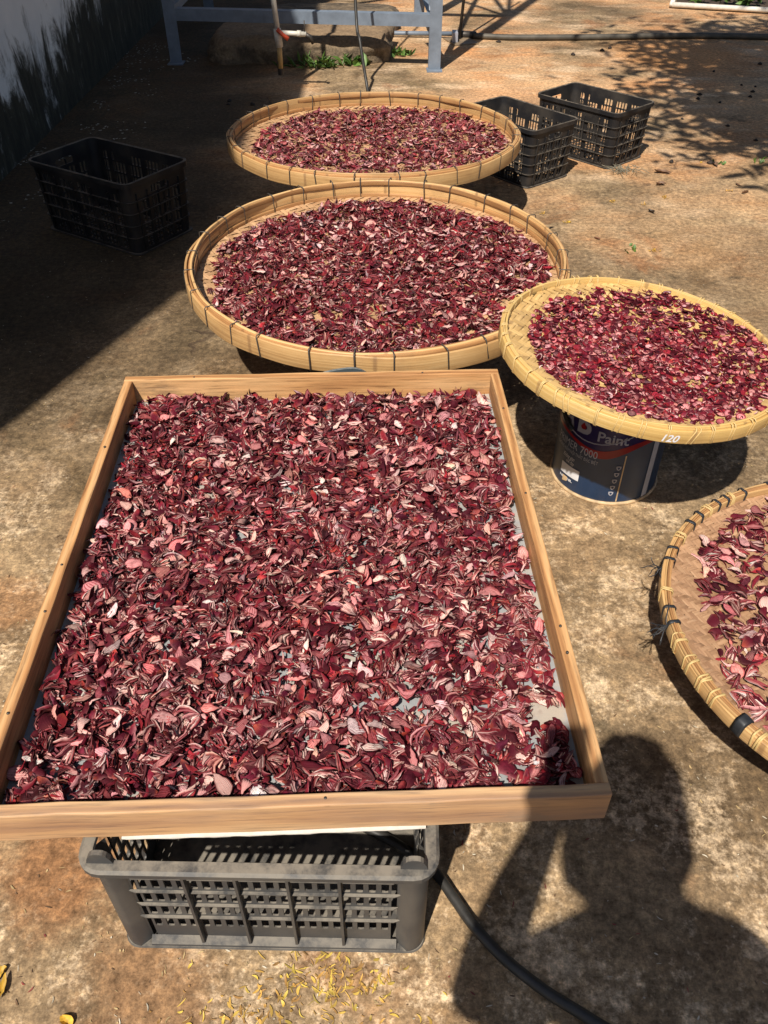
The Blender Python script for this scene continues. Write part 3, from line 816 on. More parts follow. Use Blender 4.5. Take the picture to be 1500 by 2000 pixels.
# --- worn sieve with black ties, cut by the frame
t4c = Vector((1.025, 1.100, .212)); R4 = .452
t4 = thing('bamboo_tray', 'worn bamboo tray with black rubber ties round its patched rim', 'tray', t4c)
zf4 = lambda q: .005 + .016*smooth(.80, 1.0, q)
weave(t4, R4-.010, R4-.010, .0112, zf4, M['weave_red'], rad(28), .0007, seed=15)
link('inner_hoop', band(R4-.0115, R4-.0115, rprof(-.004, .004, .012, .038, .002), wob=.0014, zw=.0008, seed=31), M['bam'], t4)
link('outer_hoop', band(R4, R4, rprof(-.004, .005, .004, .036, .002), wob=.0014, zw=.0008, seed=32), M['bam'], t4)
for q, (dr, mt) in enumerate([(-.0055, 'bam_dark'), (-.0005, 'bam'), (-.0105, 'bam_dark')]):
    link('top_strip', band(R4+dr, R4+dr, rprof(-.0019, .0019, .034, .0415, .001), wob=.0012, zw=.0010, seed=33+q), M[mt], t4)
me = loop_tie(-.0172, .0068, .006, .0435, (.0042, .0011)); 
def ang4(px, py):
    q = P(px, py, t4c.z+.04)-t4c; return math.atan2(q.y, q.x)
rub = [ang4(*p) for p in [(1497, 946), (1444, 957), (1408, 968), (1388, 975), (1355, 996), (1337, 1012), (1298, 1067), (1295, 1090), (1303, 1188), (1310, 1210), (1440, 1405)]]
put_ties(t4, R4, R4, 0, me, M['rubber'], 'rubber_tie', angs=rub, seed=8)
wt = loop_tie(-.018, .0075, .0055, .0445, (.011, .0013)); put_ties(t4, R4, R4, 0, wt, M['rubber'], 'rubber_tie', angs=[ang4(1446, 1408)], seed=9)
me = loop_tie(-.0172, .0068, .006, .0435, (.0022, .0010))
rat = [ang4(*p) for p in [(1425, 965), (1371, 985), (1315, 1040), (1294, 1150), (1325, 1250), (1345, 1290), (1372, 1325), (1404, 1352), (1480, 1440)]]
put_ties(t4, R4, R4, 0, me, M['rattan'], 'rattan_tie', angs=[a+d for a in rat for d in (-.012, .0, .012)], seed=10, jit=.004)
rest = [a for a in np.arange(rat[0]-.3, rat[0]-2.6, -.2)]
put_ties(t4, R4, R4, 0, me, M['rattan'], 'rattan_tie', angs=[float(a) for a in rest], seed=11)
fr = random.Random(4)
for (ax, ay, nfr) in [(1284, 1100, 7), (1302, 1215, 9)]:
    a0 = ang4(ax, ay); mb = MB()
    for k in range(nfr):
        p = Vector((math.cos(a0), math.sin(a0), 0))*(R4+.006) + Vector((0, 0, .03)); pts = [p]
        d = Vector((math.cos(a0)+fr.gauss(0, .35), math.sin(a0)+fr.gauss(0, .45)-.3, fr.gauss(-.25, .35))).normalized()
        for q in range(5):
            d = (d+Vector((fr.gauss(0, .3), fr.gauss(0, .3), fr.gauss(-.12, .25)))).normalized(); p = p+d*fr.uniform(.005, .012); pts.append(p)
        mb.tube(pts, [.0011]*5+[.0005], 5)
    mb.build('frayed_twine', M['rubber'], t4)
def samp4(r):
    while True:
        x, y = r.uniform(-R4, .12), r.uniform(-R4, R4)
        if math.hypot(x, y) > R4*.90: continue
        if x < -.362+.02*math.sin(9*y)+r.normal(0, .012): continue
        if y < -.24+r.normal(0, .02): continue
        return x, y
it4 = pile(61, LIB2, 1150, samp4, (.043, .008, .026, .062), base=lambda x, y: .007, tilt=.26)
vis, hid = [], []
for it in it4:
    w_ = t4c + Vector(it[2])
    d = w_-Vector((0, 0, CAMH)); zc = d.y*math.cos(PITCH)-d.z*math.sin(PITCH); px = 750+FPX*d.x/zc
    (vis if px < 1512 else hid).append(it)
singles(LIB2, vis[-90:], 'worn bamboo tray', 'single bulb slices on the worn bamboo tray', Matrix.Translation(t4c))
o = link('bulb_slices', pile_mesh('bulb_slices', LIB2, hid+vis[:-90]), M['bulb'], None, t4c)
tag(o, 'loose scatter of large red bulb slices on the worn bamboo tray', 'bulb slices', kind='stuff')

# ------------------------------------------------------------------ crates
def holed_plate(us, vs_, hole, t=.0035, solid=None):
    """plate in the x-z plane (front at y=0); us, vs_ cell borders; hole(i,j) -> (w,h,round) or None"""
    V, F = [], []
    def q(a, b, c, d): F.append((a, b, c, d))
    for i in range(len(us)-1):
        for j in range(len(vs_)-1):
            x0, x1, z0, z1 = us[i], us[i+1], vs_[j], vs_[j+1]; h = hole(i, j); o = len(V)
            if h is None:
                V += [(x0, 0, z0), (x1, 0, z0), (x1, 0, z1), (x0, 0, z1), (x0, t, z0), (x1, t, z0), (x1, t, z1), (x0, t, z1)]
                q(o, o+1, o+2, o+3); q(o+7, o+6, o+5, o+4); continue
            hw, hh, rd = h; cx, cz = (x0+x1)/2, (z0+z1)/2; hw /= 2; hh /= 2
            ring = []
            for sx, sz, a0 in ((-1, -1, PI), (1, -1, 1.5*PI), (1, 1, 0), (-1, 1, .5*PI)):
                for k in range(3):
                    a = a0+k*PI/4; ring.append((cx+sx*(hw-rd)+rd*math.cos(a), cz+sz*(hh-rd)+rd*math.sin(a)))
            for y in (0, t):
                V += [(x0, y, z0), (x1, y, z0), (x1, y, z1), (x0, y, z1)] + [(a, y, b) for a, b in ring]
            for s_, rev in ((o, False), (o+16, True)):
                for c in range(4):
                    r0 = s_+4+c*3; r1 = s_+4+((c+1) % 4)*3; fs = [(s_+c, r0+1, r0), (s_+c, r0+2, r0+1), (s_+c, s_+(c+1) % 4, r1, r0+2)]
                    F.extend([tuple(reversed(f)) for f in fs] if rev else fs)
            for k in range(12):
                k2 = (k+1) % 12; F.append((o+4+k, o+4+k2, o+20+k2, o+20+k))
    return V, F

def crate_xf(L, W, Hh, taper):
    return lambda v: (v[0]*(1-taper*(1-v[2]/Hh)), v[1]*(1-taper*(1-v[2]/Hh)*L/W), v[2])

def rrect(hx, hy, rd, n=5):
    out = []
    for sx, sy, a0 in ((1, 1, 0), (-1, 1, PI/2), (-1, -1, PI), (1, -1, 1.5*PI)):
        for k in range(n+1):
            a = a0+k*PI/2/n; out.append((sx*(hx-rd)+rd*math.cos(a), sy*(hy-rd)+rd*math.sin(a)))
    return out

def ring_solid(mb, prof, L, W, rd, n=5):
    """sweep closed profile [(outward, z)] round a rounded rectangle"""
    m = len(prof); loops = [rrect(L/2+d, W/2+d, rd+d, n) for d, z in prof]; k = len(loops[0]); vs = []
    for i in range(k):
        for j, (d, z) in enumerate(prof): vs.append((loops[j][i][0], loops[j][i][1], z))
    fs = []
    for i in range(k):
        i2 = (i+1) % k
        for j in range(m):
            j2 = (j+1) % m; fs.append((i*m+j, i2*m+j, i2*m+j2, i*m+j2))
    mb.add(vs, fs)

def crate_a(mat, L=.60, W=.385, Hh=.305):
    """tall slotted harvest crate"""
    t = bpy.data.objects.new('plastic_crate', None); C.objects.link(t)
    xf = crate_xf(L, W, Hh, .055); rd = .035
    def put(name, mb, sm=False):
        mb.v = [xf(v) for v in mb.v]; return mb.build(name, mat, t, smooth=sm)
    for nm, ln, dist, rots in (('long_side', L, W/2, (0, PI)), ('short_side', W, L/2, (PI/2, -PI/2))):
        inner = ln-2*.055; ncol = int(inner/.0205); pu = inner/ncol
        us = [-inner/2+i*pu for i in range(ncol+1)]; rows = [.018, .070, .122, .174, .224, .264, Hh-.004]
        for rz in rots:
            def hole(i, j):
                if j >= 5: return None
                band_ = (i*5)//ncol
                if j == 4 and nm == 'short_side': return None
                if j == 4 and band_ == 3: return None
                if i % max(1, ncol//4) == 0: return None
                return (pu*.70, (rows[j+1]-rows[j])*.86, pu*.20)
            V, F = holed_plate(us, rows, hole)
            mb = MB()
            # grip opening of the short sides
            if nm == 'short_side':
                V, F = holed_plate([-inner/2, -.055, .055, inner/2], [.228, .272, Hh-.004], lambda i, j: (.104, .030, .012) if (i == 1 and j == 0) else None)
                mb.add(V, F)
                V, F = holed_plate(us, rows[:4]+[.228], hole)
            mb.add(V, F)
            # solid bottom strip, horizontal ribs and upright fins
            for zr in rows[1:5]: mb.box(-inner/2, inner/2, -.009, -.0004, zr-.002, zr+.002)
            for ku in range(0, ncol+1, max(1, ncol//4)): mb.box(us[ku]-.0018, us[ku]+.0018, -.008, -.0002, .016, .256)
            mb.box(-inner/2, inner/2, -.002, .0038, .004, .0182)
            Mx = Matrix.Rotation(rz, 4, 'Z') @ Matrix.Translation((0, -dist+.009, 0))
            mb.v = [tuple(Mx @ Vector(v)) for v in mb.v]
            put(nm, mb)
    # rounded solid corners
    for sx, sy, a0 in ((1, 1, 0), (-1, 1, PI/2), (-1, -1, PI), (1, -1, 1.5*PI)):
        mb = MB(); path = []
        cx, cy = sx*(L/2-.009-rd), sy*(W/2-.009-rd)
        e0 = (cx+rd*math.cos(a0)-(-math.sin(a0))*-.0, cy+rd*math.sin(a0))
        n = 6; pts = [(cx+rd*math.cos(a0+k*PI/2/n), cy+rd*math.sin(a0+k*PI/2/n)) for k in range(n+1)]
        d0 = (math.sin(a0), -math.cos(a0)); d1 = (-math.sin(a0+PI/2)*-1*-1, math.cos(a0+PI/2)*1)
        pts = [(pts[0][0]+d0[0]*.0215, pts[0][1]+d0[1]*.0215)] + pts + [(pts[-1][0]-math.sin(a0+PI/2)*.0215, pts[-1][1]+math.cos(a0+PI/2)*.0215)]
        for z in (.003, Hh-.004): mb.add([(x, y, z) for x, y in pts], [])
        ins = [(cx+(x-cx)*1-.0035*math.cos(a0+PI/4)*1.2, cy+(y-cy)-.0035*math.sin(a0+PI/4)*1.2) for x, y in pts]
        for z in (.003, Hh-.004): mb.add([(x, y, z) for x, y in ins], [])
        k = len(pts)
        for i in range(k-1):
            mb.f.append((i, i+1, k+i+1, k+i)); mb.f.append((2*k+i+1, 2*k+i, 3*k+i, 3*k+i+1))
        for zr in (.070, .122, .174, .224):
            b = MB()
            out = [(cx+(x-cx)+.008*math.cos(a0+PI/4), cy+(y-cy)+.008*math.sin(a0+PI/4)) for x, y in pts]
            o = len(mb.v)
            mb.v += [(x, y, zr-.002) for x, y in pts]+[(x, y, zr-.002) for x, y in out]+[(x, y, zr+.002) for x, y in pts]+[(x, y, zr+.002) for x, y in out]
            for i in range(k-1):
                mb.f += [(o+i, o+k+i, o+k+i+1, o+i+1), (o+2*k+i, o+2*k+i+1, o+3*k+i+1, o+3*k+i), (o+k+i, o+3*k+i, o+3*k+i+1, o+k+i+1)]
        put('corner_post', mb)
    mb = MB(); ring_solid(mb, [(-.012, Hh-.006), (-.012, Hh), (-.004, Hh+.003), (0, Hh), (.001, Hh-.020), (-.002, Hh-.020), (-.005, Hh-.008)], L, W, rd+.004); put('rim', mb)
    mb = MB(); ring_solid(mb, [(-.030, .0), (-.030, .006), (.002, .006), (.004, .003), (.002, 0)], L, W, rd)
    for i in range(13):
        x = -L/2+.03+(L-.06)*i/12; mb.box(x-.004, x+.004, -W/2+.02, W/2-.02, .0015, .0055)
    for i in range(9):
        y = -W/2+.03+(W-.06)*i/8; mb.box(-L/2+.02, L/2-.02, y-.004, y+.004, .001, .0050)
    put('base', mb)
    return t

def crate_b(mat, L=.525, W=.365, Hh=.300):
    """low ribbed crate with rows of rounded holes and a broad flat lip"""
    t = bpy.data.objects.new('plastic_crate', None); C.objects.link(t)
    xf = crate_xf(L, W, Hh, .006); rd = .030
    def put(name, mb, sm=False):
        mb.v = [xf(v) for v in mb.v]; return mb.build(name, mat, t, smooth=sm)
    for nm, ln, dist, rots, nfin in (('long_side', L, W/2, (0, PI), 5), ('short_side', W, L/2, (PI/2, -PI/2), 3)):
        inner = ln-2*.062; per = 4; ncol = nfin*per; pu = inner/ncol
        us = [-inner/2+i*pu for i in range(ncol+1)]; rows = [.020, .052, .098, .144, .190, .236, .282]
        for rz in rots:
            def hole(i, j):
                if j == 0: return None
                if j == 5 and nfin == 5 and per*2 <= i < per*3: return None
                return (pu*.60, .035, pu*.20)
            mb = MB(); V, F = holed_plate(us, rows, hole, .003); mb.add(V, F)
            for k, zr in enumerate(rows[2:6]):
                ext = .012 if k % 2 else .022
                mb.add([(-inner/2-ext, -.0002, zr-.0016), (inner/2+ext, -.0002, zr-.0016), (inner/2+ext*.2, -.0052, zr-.001), (-inner/2-ext*.2, -.0052, zr-.001),
                        (-inner/2-ext, -.0002, zr+.0016), (inner/2+ext, -.0002, zr+.0016), (inner/2+ext*.2, -.0052, zr+.001), (-inner/2-ext*.2, -.0052, zr+.001)],
                       [(0, 1, 2, 3), (7, 6, 5, 4), (3, 2, 6, 7), (0, 3, 7, 4), (1, 5, 6, 2)])
            for k in range(1, nfin): mb.box(us[k*per]-.0022, us[k*per]+.0022, -.011, -.0002, .016, .283)
            mb.add([(-inner/2-.01, -.014, .001), (inner/2+.01, -.014, .001), (inner/2+.01, -.012, .010), (-inner/2-.01, -.012, .010), (-inner/2-.01, -.0003, .021), (inner/2+.01, -.0003, .021)],
                   [(0, 1, 2, 3), (3, 2, 5, 4)])
            Mx = Matrix.Rotation(rz, 4, 'Z') @ Matrix.Translation((0, -dist+.018, 0))
            mb.v = [tuple(Mx @ Vector(v)) for v in mb.v]; put(nm, mb)
    for sx, sy, a0 in ((1, 1, 0), (-1, 1, PI/2), (-1, -1, PI), (1, -1, 1.5*PI)):
        mb = MB(); n = 8; rr = rd; cx, cy = sx*(L/2-.004-rr), sy*(W/2-.004-rr)
        pts = [(cx+rr*math.cos(a0+k*PI/2/n), cy+rr*math.sin(a0+k*PI/2/n)) for k in range(n+1)]
        p0 = (pts[0][0]-.014*math.cos(a0)+math.sin(a0)*.016, pts[0][1]-.014*math.sin(a0)-math.cos(a0)*.016)
        a1 = a0+PI/2; p1 = (pts[-1][0]-.014*math.cos(a1)-math.sin(a1)*.016, pts[-1][1]-.014*math.sin(a1)+math.cos(a1)*.016)
        pts = [p0]+pts+[p1]; k = len(pts)
        ins = [(x-.004*math.cos(a0+PI/4), y-.004*math.sin(a0+PI/4)) for x, y in pts]
        for z in (.002, Hh-.012): mb.add([(x, y, z) for x, y in pts], [])
        for z in (.002, Hh-.012): mb.add([(x, y, z) for x, y in ins], [])
        for i in range(k-1):
            mb.f.append((i, i+1, k+i+1, k+i)); mb.f.append((2*k+i+1, 2*k+i, 3*k+i, 3*k+i+1))
        put('corner_post', mb, True)
    mb = MB(); ring_solid(mb, [(-.014, Hh-.004), (-.012, Hh), (.004, Hh), (.009, Hh-.004), (.009, Hh-.014), (.006, Hh-.014), (.005, Hh-.006), (-.010, Hh-.006)], L, W, rd); put('rim', mb)
    mb = MB(); ring_solid(mb, [(-.040, 0), (-.040, .006), (-.004, .006), (-.002, .003), (-.004, 0)], L, W, rd)
    for i in range(11):
        x = -L/2+.035+(L-.07)*i/10; mb.box(x-.005, x+.005, -W/2+.03, W/2-.03, .0015, .0055)
    for i in range(8):
        y = -W/2+.035+(W-.07)*i/7; mb.box(-L/2+.03, L/2-.03, y-.005, y+.005, .001, .0050)
    mb.box(-L/2+.02, L/2-.02, -W/2+.02, W/2-.02, .0058, .0085)
    put('base', mb)
    return t

def crate_at(src, loc, rz, label, first=False, group='plastic crates in the yard', scale=None, mat=None):
    o = src if first else copy_tree(src)
    o.location = loc; o.rotation_euler = (0, 0, rz)
    if scale: o.scale = scale
    return tag(o, label, 'crate', group)

ca = crate_a(M['crate'])
def crate_from(pf, pl, pr):
    """front, left, right bottom corners (pixels) -> centre and yaw of the long axis"""
    f, l, r_ = P(*pf), P(*pl), P(*pr); return f, l, r_
f = P(270, 503); l = P(85, 446); d = (f-l); ya = math.atan2(d.y, d.x)
ctr = f + Vector((-math.cos(ya)*.285 - math.sin(ya)*.185, -math.sin(ya)*.285 + math.cos(ya)*.185, 0))
crate_at(ca, (ctr.x, ctr.y, 0), ya, 'empty black slotted crate in the shade beside the mouldy wall', True)
for pf, pb, lab in [((1027, 371), (1118, 341), 'empty black crate partly hidden behind the rim of a bamboo tray'),
                    ((1186, 333), (1258, 305), 'empty black crate in the sun close to the dappled tree shade')]:
    f = P(*pf); q = P(*pb); d = q-f; ys = math.atan2(d.y, d.x); yl = ys+PI/2     # short side runs front -> right
    u = Vector((math.cos(ys), math.sin(ys), 0)); v = Vector((-math.sin(ys), math.cos(ys), 0))
    c_ = f + u*.165 + v*.255
    crate_at(ca, (c_.x, c_.y, 0), yl, lab, scale=(.89, .89, .91))
crate_at(ca, (t2c.x+.02, t2c.y+.02, 0), rad(12), 'black crate holding up the bamboo tray behind the wooden tray', scale=(1, 1, .978))
crate_at(ca, (t1c.x-.02, t1c.y, 0), rad(-8), 'black crate holding up the bamboo tray nearest the steel tower', scale=(1, 1, .978))
crate_at(ca, (t4c.x+.06, t4c.y, 0), rad(60), 'low black crate holding up the worn bamboo tray', scale=(.9, .9, .688))
cb_ = crate_b(M['crate_grey'])
fl, fr_ = P(243, 1856), P(828, 1868); mid_ = (fl+fr_)/2; yf = math.atan2((fr_-fl).y, (fr_-fl).x)
crate_at(cb_, (mid_.x-math.sin(yf)*.1825, mid_.y+math.cos(yf)*.1825, 0), yf, 'dusty ribbed crate with rounded holes under the front of the wooden tray', True)
cb2 = copy_tree(cb_); 
for ch in cb2.children:
    ch.data = ch.data.copy(); ch.data.materials[0] = M['crate_blue']
crate_at(cb2, (-.205, 1.652, 0), rad(17), 'blue grey crate corner showing behind the back board of the wooden tray', True)
def arch_wall(par, x0, x1, y, z0, h, mat, name, n=18, t=.004):
    """raised stacking lug: an arched wall standing on the rim"""
    mb = MB(); top = []
    for i in range(n+1):
        q = i/n; top.append((x0+(x1-x0)*q, z0+h*(1-abs(2*q-1)**3.2)))
    vs = []
    for x, z in top: vs += [(x, y, z0-.004), (x, y, z), (x, y+t*2, z), (x, y+t*2, z0-.004)]
    mb.add(vs, [(4*i+k, 4*i+4+k, 4*i+4+(k+1) % 4, 4*i+(k+1) % 4) for i in range(n) for k in range(4)])
    return mb.build(name, mat, par)
arch_wall(cb2, .035, .255, .170, .296, .076, M['crate_blue'], 'stacking_lug')
for x0, x1 in ((-.255, -.212), (.212, .255)):
    arch_wall(cb_, x0, x1, -.176, .296, .030, M['crate_grey'], 'stacking_lug', 10)

# ------------------------------------------------------------------ paint pail
pail = thing('paint_pail', 'navy blue metal paint pail with red swoosh under the yellow tray', 'pail', BK)
facing = math.atan2(-BK.y, -BK.x)                       # towards the viewer's side
M['navy'] = plain('navy_print', (.009, .034, .088), .42, .22, 9)
M['purple'] = plain('indigo_print', (.022, .014, .075), .32, .15, 9)
M['redprint'] = plain('red_print', (.28, .012, .016), .34, .2, 14)
M['silver'] = plain('grey_print', (.36, .36, .40), .45, .12, 20)
M['whiteprint'] = plain('white_print', (.72, .72, .74), .5, .08, 20)
M['dimprint'] = plain('dim_print', (.42, .44, .50), .45, .12, 20)
M['rust'] = plain('rusty_rim', (.56, .40, .23), .6, .35, 35)
M['grip'] = plain('black_grip', (.012, .012, .012), .5, .3, 30)
mb = MB(); mb.lathe([(.001, .004), (BR-.006, .004), (BR-.003, .0065), (BR-.002, .012), (BR-.002, BH-.02), (BR+.002, BH-.012), (BR+.002, BH), (BR-.004, BH), (BR-.006, BH-.02), (BR-.006, .010), (.001, .010)], 72)
mb.build('body', M['navy'], pail, smooth=True)
mb = MB(); mb.lathe([(BR-.004, .0), (BR+.002, .0), (BR+.0035, .004), (BR+.0015, .009), (BR-.003, .0095)], 72, True); mb.build('bottom_rim', M['rust'], pail, smooth=True)
mb = MB(); mb.lathe([(.001, BH-.003), (BR-.005, BH-.003), (BR-.001, BH+.002), (BR+.003, BH+.003), (BR+.004, BH-.006), (BR+.0025, BH-.008)], 72); mb.build('lid', M['silver'], pail, smooth=True)
def cyl(th, z, off=.0): 
    a = facing+th; r_ = BR-.002+off; return (r_*math.cos(a), r_*math.sin(a), z)
def patch(fun0, fun1, th0, th1, n, off, name, mat, par=pail):
    vs = []; 
    for i in range(n+1):
        th = th0+(th1-th0)*i/n; vs += [cyl(th, fun0(th), off), cyl(th, fun1(th), off)]
    fs = [(2*i, 2*i+2, 2*i+3, 2*i+1) for i in range(n)]
    m_ = MB(); m_.add(vs, fs); return m_.build(name, mat, par, smooth=True)
sw = lambda th: .208 - .030*math.exp(-((th+.10)/.55)**2) + .012*math.sin(th*1.2)
patch(lambda t: sw(t), lambda t: .345, rad(-100), rad(62), 60, .0006, 'upper_print', M['purple'])
patch(lambda t: sw(t)-.010-.016*math.exp(-((t+.05)/.5)**2), lambda t: sw(t)+.004*math.sin(3*t), rad(-100), rad(62), 60, .0011, 'red_swoosh', M['redprint'])
patch(lambda t: .012, lambda t: BH-.03, rad(50), rad(58), 4, .0014, 'seam', M['dimprint'])
patch(lambda t: .012, lambda t: .17, rad(19.2), rad(20.6), 2, .0012, 'scratch', M['rust'])
patch(lambda t: .052, lambda t: .086, rad(-50), rad(-24), 8, .0014, 'sticker', M['whiteprint'])
patch(lambda t: .030+.006*math.sin(9*t), lambda t: .046, rad(-45), rad(-38), 4, .0018, 'torn_label', M['rust'])
dg = bpy.context.evaluated_depsgraph_get()
def text_mesh(s_, size, bold=0.0, shear=0.0):
    cu = bpy.data.curves.new('lettering', 'FONT'); cu.body = s_; cu.size = size; cu.offset = bold; cu.shear = shear; cu.resolution_u = 3
    ob = bpy.data.objects.new('lettering', cu); C.objects.link(ob)
    d = bpy.context.evaluated_depsgraph_get(); d.update()
    me = bpy.data.meshes.new_from_object(ob.evaluated_get(d)); bpy.data.objects.remove(ob); bpy.data.curves.remove(cu)
    return me
def wrap_text(s_, size, th0, z0, mat, off=.0018, bold=0.0, width=None, shear=0.0, slope=0.0, name='lettering'):
    me = text_mesh(s_, size, bold, shear); xs = [v.co.x for v in me.vertices]; sx = 1.0
    if width and xs: sx = width/(max(xs)-min(xs))
    x0 = min(xs)
    for v in me.vertices:
        x = (v.co.x-x0)*sx; v.co = cyl(th0+x/BR, z0+v.co.y+slope*x, off)
    return link(name, me, mat, pail)
wrap_text('A', .098, rad(-57), .212, M['silver'], .0019, .003, .042)
wrap_text('B', .098, rad(-36), .212, M['silver'], .0019, .003, .042)
wrap_text('Paint', .044, rad(-12), .205, M['silver'], .0019, .0008, .082)
drop = MB(); dn = 14
vs = [cyl(rad(-29), .232, .0024)]
for k in range(dn):
    a = 2*PI*k/dn; rr = .0085; yy = math.sin(a)*rr*(1.5 if math.sin(a) > 0 else 1); xx = math.cos(a)*rr*(1 if math.sin(a) < 0 else 1-abs(math.sin(a))*.75)
    vs.append(cyl(rad(-29)+xx/BR, .232+yy, .0024))
drop.add(vs, [(0, 1+k, 1+(k+1) % dn) for k in range(dn)]); drop.build('drop_emblem', M['redprint'], pail)
wrap_text('PRIMER 7000', .034, rad(-64), .146, M['dimprint'], .0014, 0, .145)
wrap_text('CHỐNG KIỀM NỘI THẤT ĐẶC BIỆT', .015, rad(-64), .128, M['dimprint'], .0014, 0, .150)
wrap_text('Không gian', .019, rad(-50), .107, M['whiteprint'], .0014, 0, .045, .4)
wrap_text('mới đẹp', .017, rad(-44), .092, M['whiteprint'], .0014, 0, .030, .4)
wrap_text('NET 18L', .011, rad(-50), .036, M['whiteprint'], .0014, .0004, .050)
for z_, th_ in ((.128, 15), (.106, 14.2), (.083, 13.6), (.061, 13), (.040, 12.6)):
    pts = [(-1, .9), (0, 1.1), (1, .9), (.95, 0), (.6, -.7), (0, -1.1), (-.6, -.7), (-.95, 0)]; s_ = .0068
    m_ = MB(); m_.add([cyl(rad(th_)+x*s_/BR, z_+y*s_, .0014) for x, y in pts], [tuple(range(8))]); m_.build('shield_emblem', M['silver'], pail)
    m_ = MB(); m_.add([cyl(rad(th_)+x*s_*.45/BR, z_+y*s_*.5, .0019) for x, y in pts], [tuple(range(8))]); m_.build('shield_centre', M['navy'], pail)
hp = [cyl(rad(-72)+rad(105)*k/16, .268-.066*math.sin(PI*k/16)**.8-.004*k/16, .006+.006*math.sin(PI*k/16)) for k in range(17)]
mb = MB(); mb.tube(hp, .0016, 6); mb.build('handle', M['silver'], pail, smooth=True)
mb = MB(); mb.tube(hp[2:6], .0065, 8); mb.build('grip', M['grip'], pail, smooth=True)
# chalked number on the tray rim
a120 = (P(1308, 850, t3c.z+.03)-t3c); a120 = math.atan2(a120.y, a120.x)
me = text_mesh('120', .026, .0006, .25); xs = [v.co.x for v in me.vertices]; cxs = (max(xs)+min(xs))/2
for v in me.vertices:
    a = a120+(v.co.x-cxs)/R3; v.co = ((R3+.0072)*math.cos(a), (R3+.0072)*math.sin(a), .025+v.co.y)
link('chalk_number', me, M['whiteprint'], t3)

# ------------------------------------------------------------------ hoses and pipes
pts = [P(x, y, .014) for x, y in [(600, 1560), (760, 1640), (845, 1700), (885, 1752), (925, 1808), (985, 1872), (1060, 1932), (1120, 1970), (1200, 2018), (1330, 2080), (1500, 2130)]]
mb = MB(); mb.tube(spline(pts, 8), .0098, 12)
tag(mb.build('garden_hose', M['hose'], smooth=True), 'thick black hose running out from under the dusty crate', 'hose')
pts = [P(x, y, .022) for x, y in [(925, 70), (1000, 73), (1100, 73), (1200, 72), (1300, 70), (1400, 70), (1500, 72), (1700, 78), (1900, 80)]]
mb = MB(); mb.tube(spline(pts, 8), .022, 10)
wp = thing('water_pipe', 'dusty dark water pipe lying across the far yard', 'pipe')
mb.build('hose', M['hose_far'], wp, smooth=True)
a, b = P(700, 64, .03), P(890, 66, .03); mb = MB(); mb.tube([a, b], .017, 10); mb.build('grey_pipe', M['steel'], wp, smooth=True)
mb = MB(); mb.tube([P(884, 66, .03), P(930, 69, .024)], .028, 10); mb.build('coupling', M['dark_metal'], wp, smooth=True)

# leaning dark rod with a foot bracket
rod = thing('steel_rod', 'thin dark steel rod leaning up from a flat bracket behind the tower leg', 'rod', P(897, 80))
mb = MB(); mb.tube([(0, .02, .015), (.10, .22, 1.1), (.16, .34, 1.9)], .012, 8); mb.build('rod', M['dark_metal'], rod, smooth=True)
mb = MB(); mb.box(-.10, .10, -.16, .10, .002, .010); bk = mb.build('bracket', plain('worn_plate', (.22, .16, .10), .6, .3, 20), rod); bk.rotation_euler = (0, 0, .3)
mb = MB(); mb.box(-.06, -.02, -.10, .02, .0105, .075); mb.build('clip', M['silver'], rod)

# ------------------------------------------------------------------ steel tower
LF, RF = P(345, 124), P(848, 138)
Lb, Rb = LF+Vector((.0, 1.55, 0)), Vector((.30, 8.1, 0))
tw = thing('steel_tower', 'blue grey angle steel tank tower standing over the plinth', 'tower', (LF+RF)/2)
tb = Vector(tw.location); TOP = 4.3
def angle_bar(a, b, w_, t_, mat, name, par, out=(0, -1, 0)):
    a, b = Vector(a)-tb, Vector(b)-tb; d = (b-a); L_ = d.length; d.normalize()
    o_ = Vector(out); o_ = (o_-d*o_.dot(d)).normalized(); s_ = d.cross(o_)
    Mx = Matrix([[s_.x, o_.x, d.x, a.x], [s_.y, o_.y, d.y, a.y], [s_.z, o_.z, d.z, a.z], [0, 0, 0, 1]])
    mb = MB(); mb.box(-w_/2, w_/2, -t_, 0, 0, L_, Mx); mb.box(-w_/2, -w_/2+t_, -w_, -t_, 0, L_, Mx)
    return mb.build(name, mat, par)
for base, lean in ((LF, -.0), (RF, -.0), (Lb, 0), (Rb, 0)):
    lg = angle_bar(base, base+Vector((lean, 0, TOP)), .085, .006, M['steel'], 'leg', tw)
    mb = MB(); mb.box(-.055, .055, -.055, .055, 0.0005, .008); mb.build('foot_plate', M['steel'], lg, tuple(base-tb))
up = lambda p, z, dy=0: p+Vector((0, dy, z))
for z in (.31, 2.7, 4.2):
    angle_bar(up(LF, z, .004)+Vector((.042, 0, 0)), up(RF, z, .004)-Vector((.042, 0, 0)), .075, .006, M['steel'], 'rail', tw)
    angle_bar(up(RF, z, .05), up(Rb, z, -.05), .05, .005, M['steel'], 'rail', tw, (1, 0, 0))
    angle_bar(up(LF, z, .05), up(Lb, z, -.05), .05, .005, M['steel'], 'rail', tw, (1, 0, 0))
    if z > 1: angle_bar(up(Lb, z), up(Rb, z), .05, .005, M['steel'], 'rail', tw)
for (a, b) in (((LF, .36), (LF, 1.0, .35)), ):
    pass
for base, sx in ((LF, 1), (RF, -1)):
    angle_bar(base+Vector((sx*.36, .012, 1.25)), base+Vector((sx*.02, .012, .40)), .05, .005, M['steel'], 'brace', tw)
    angle_bar(base+Vector((sx*.03, .012, 2.72)), base+Vector((sx*.93, .012, 4.18)), .05, .005, M['steel'], 'brace', tw)
angle_bar(up(RF, 2.72, .01), up(Rb, 4.1, -.01), .05, .005, M['steel'], 'brace', tw, (1, 0, 0))
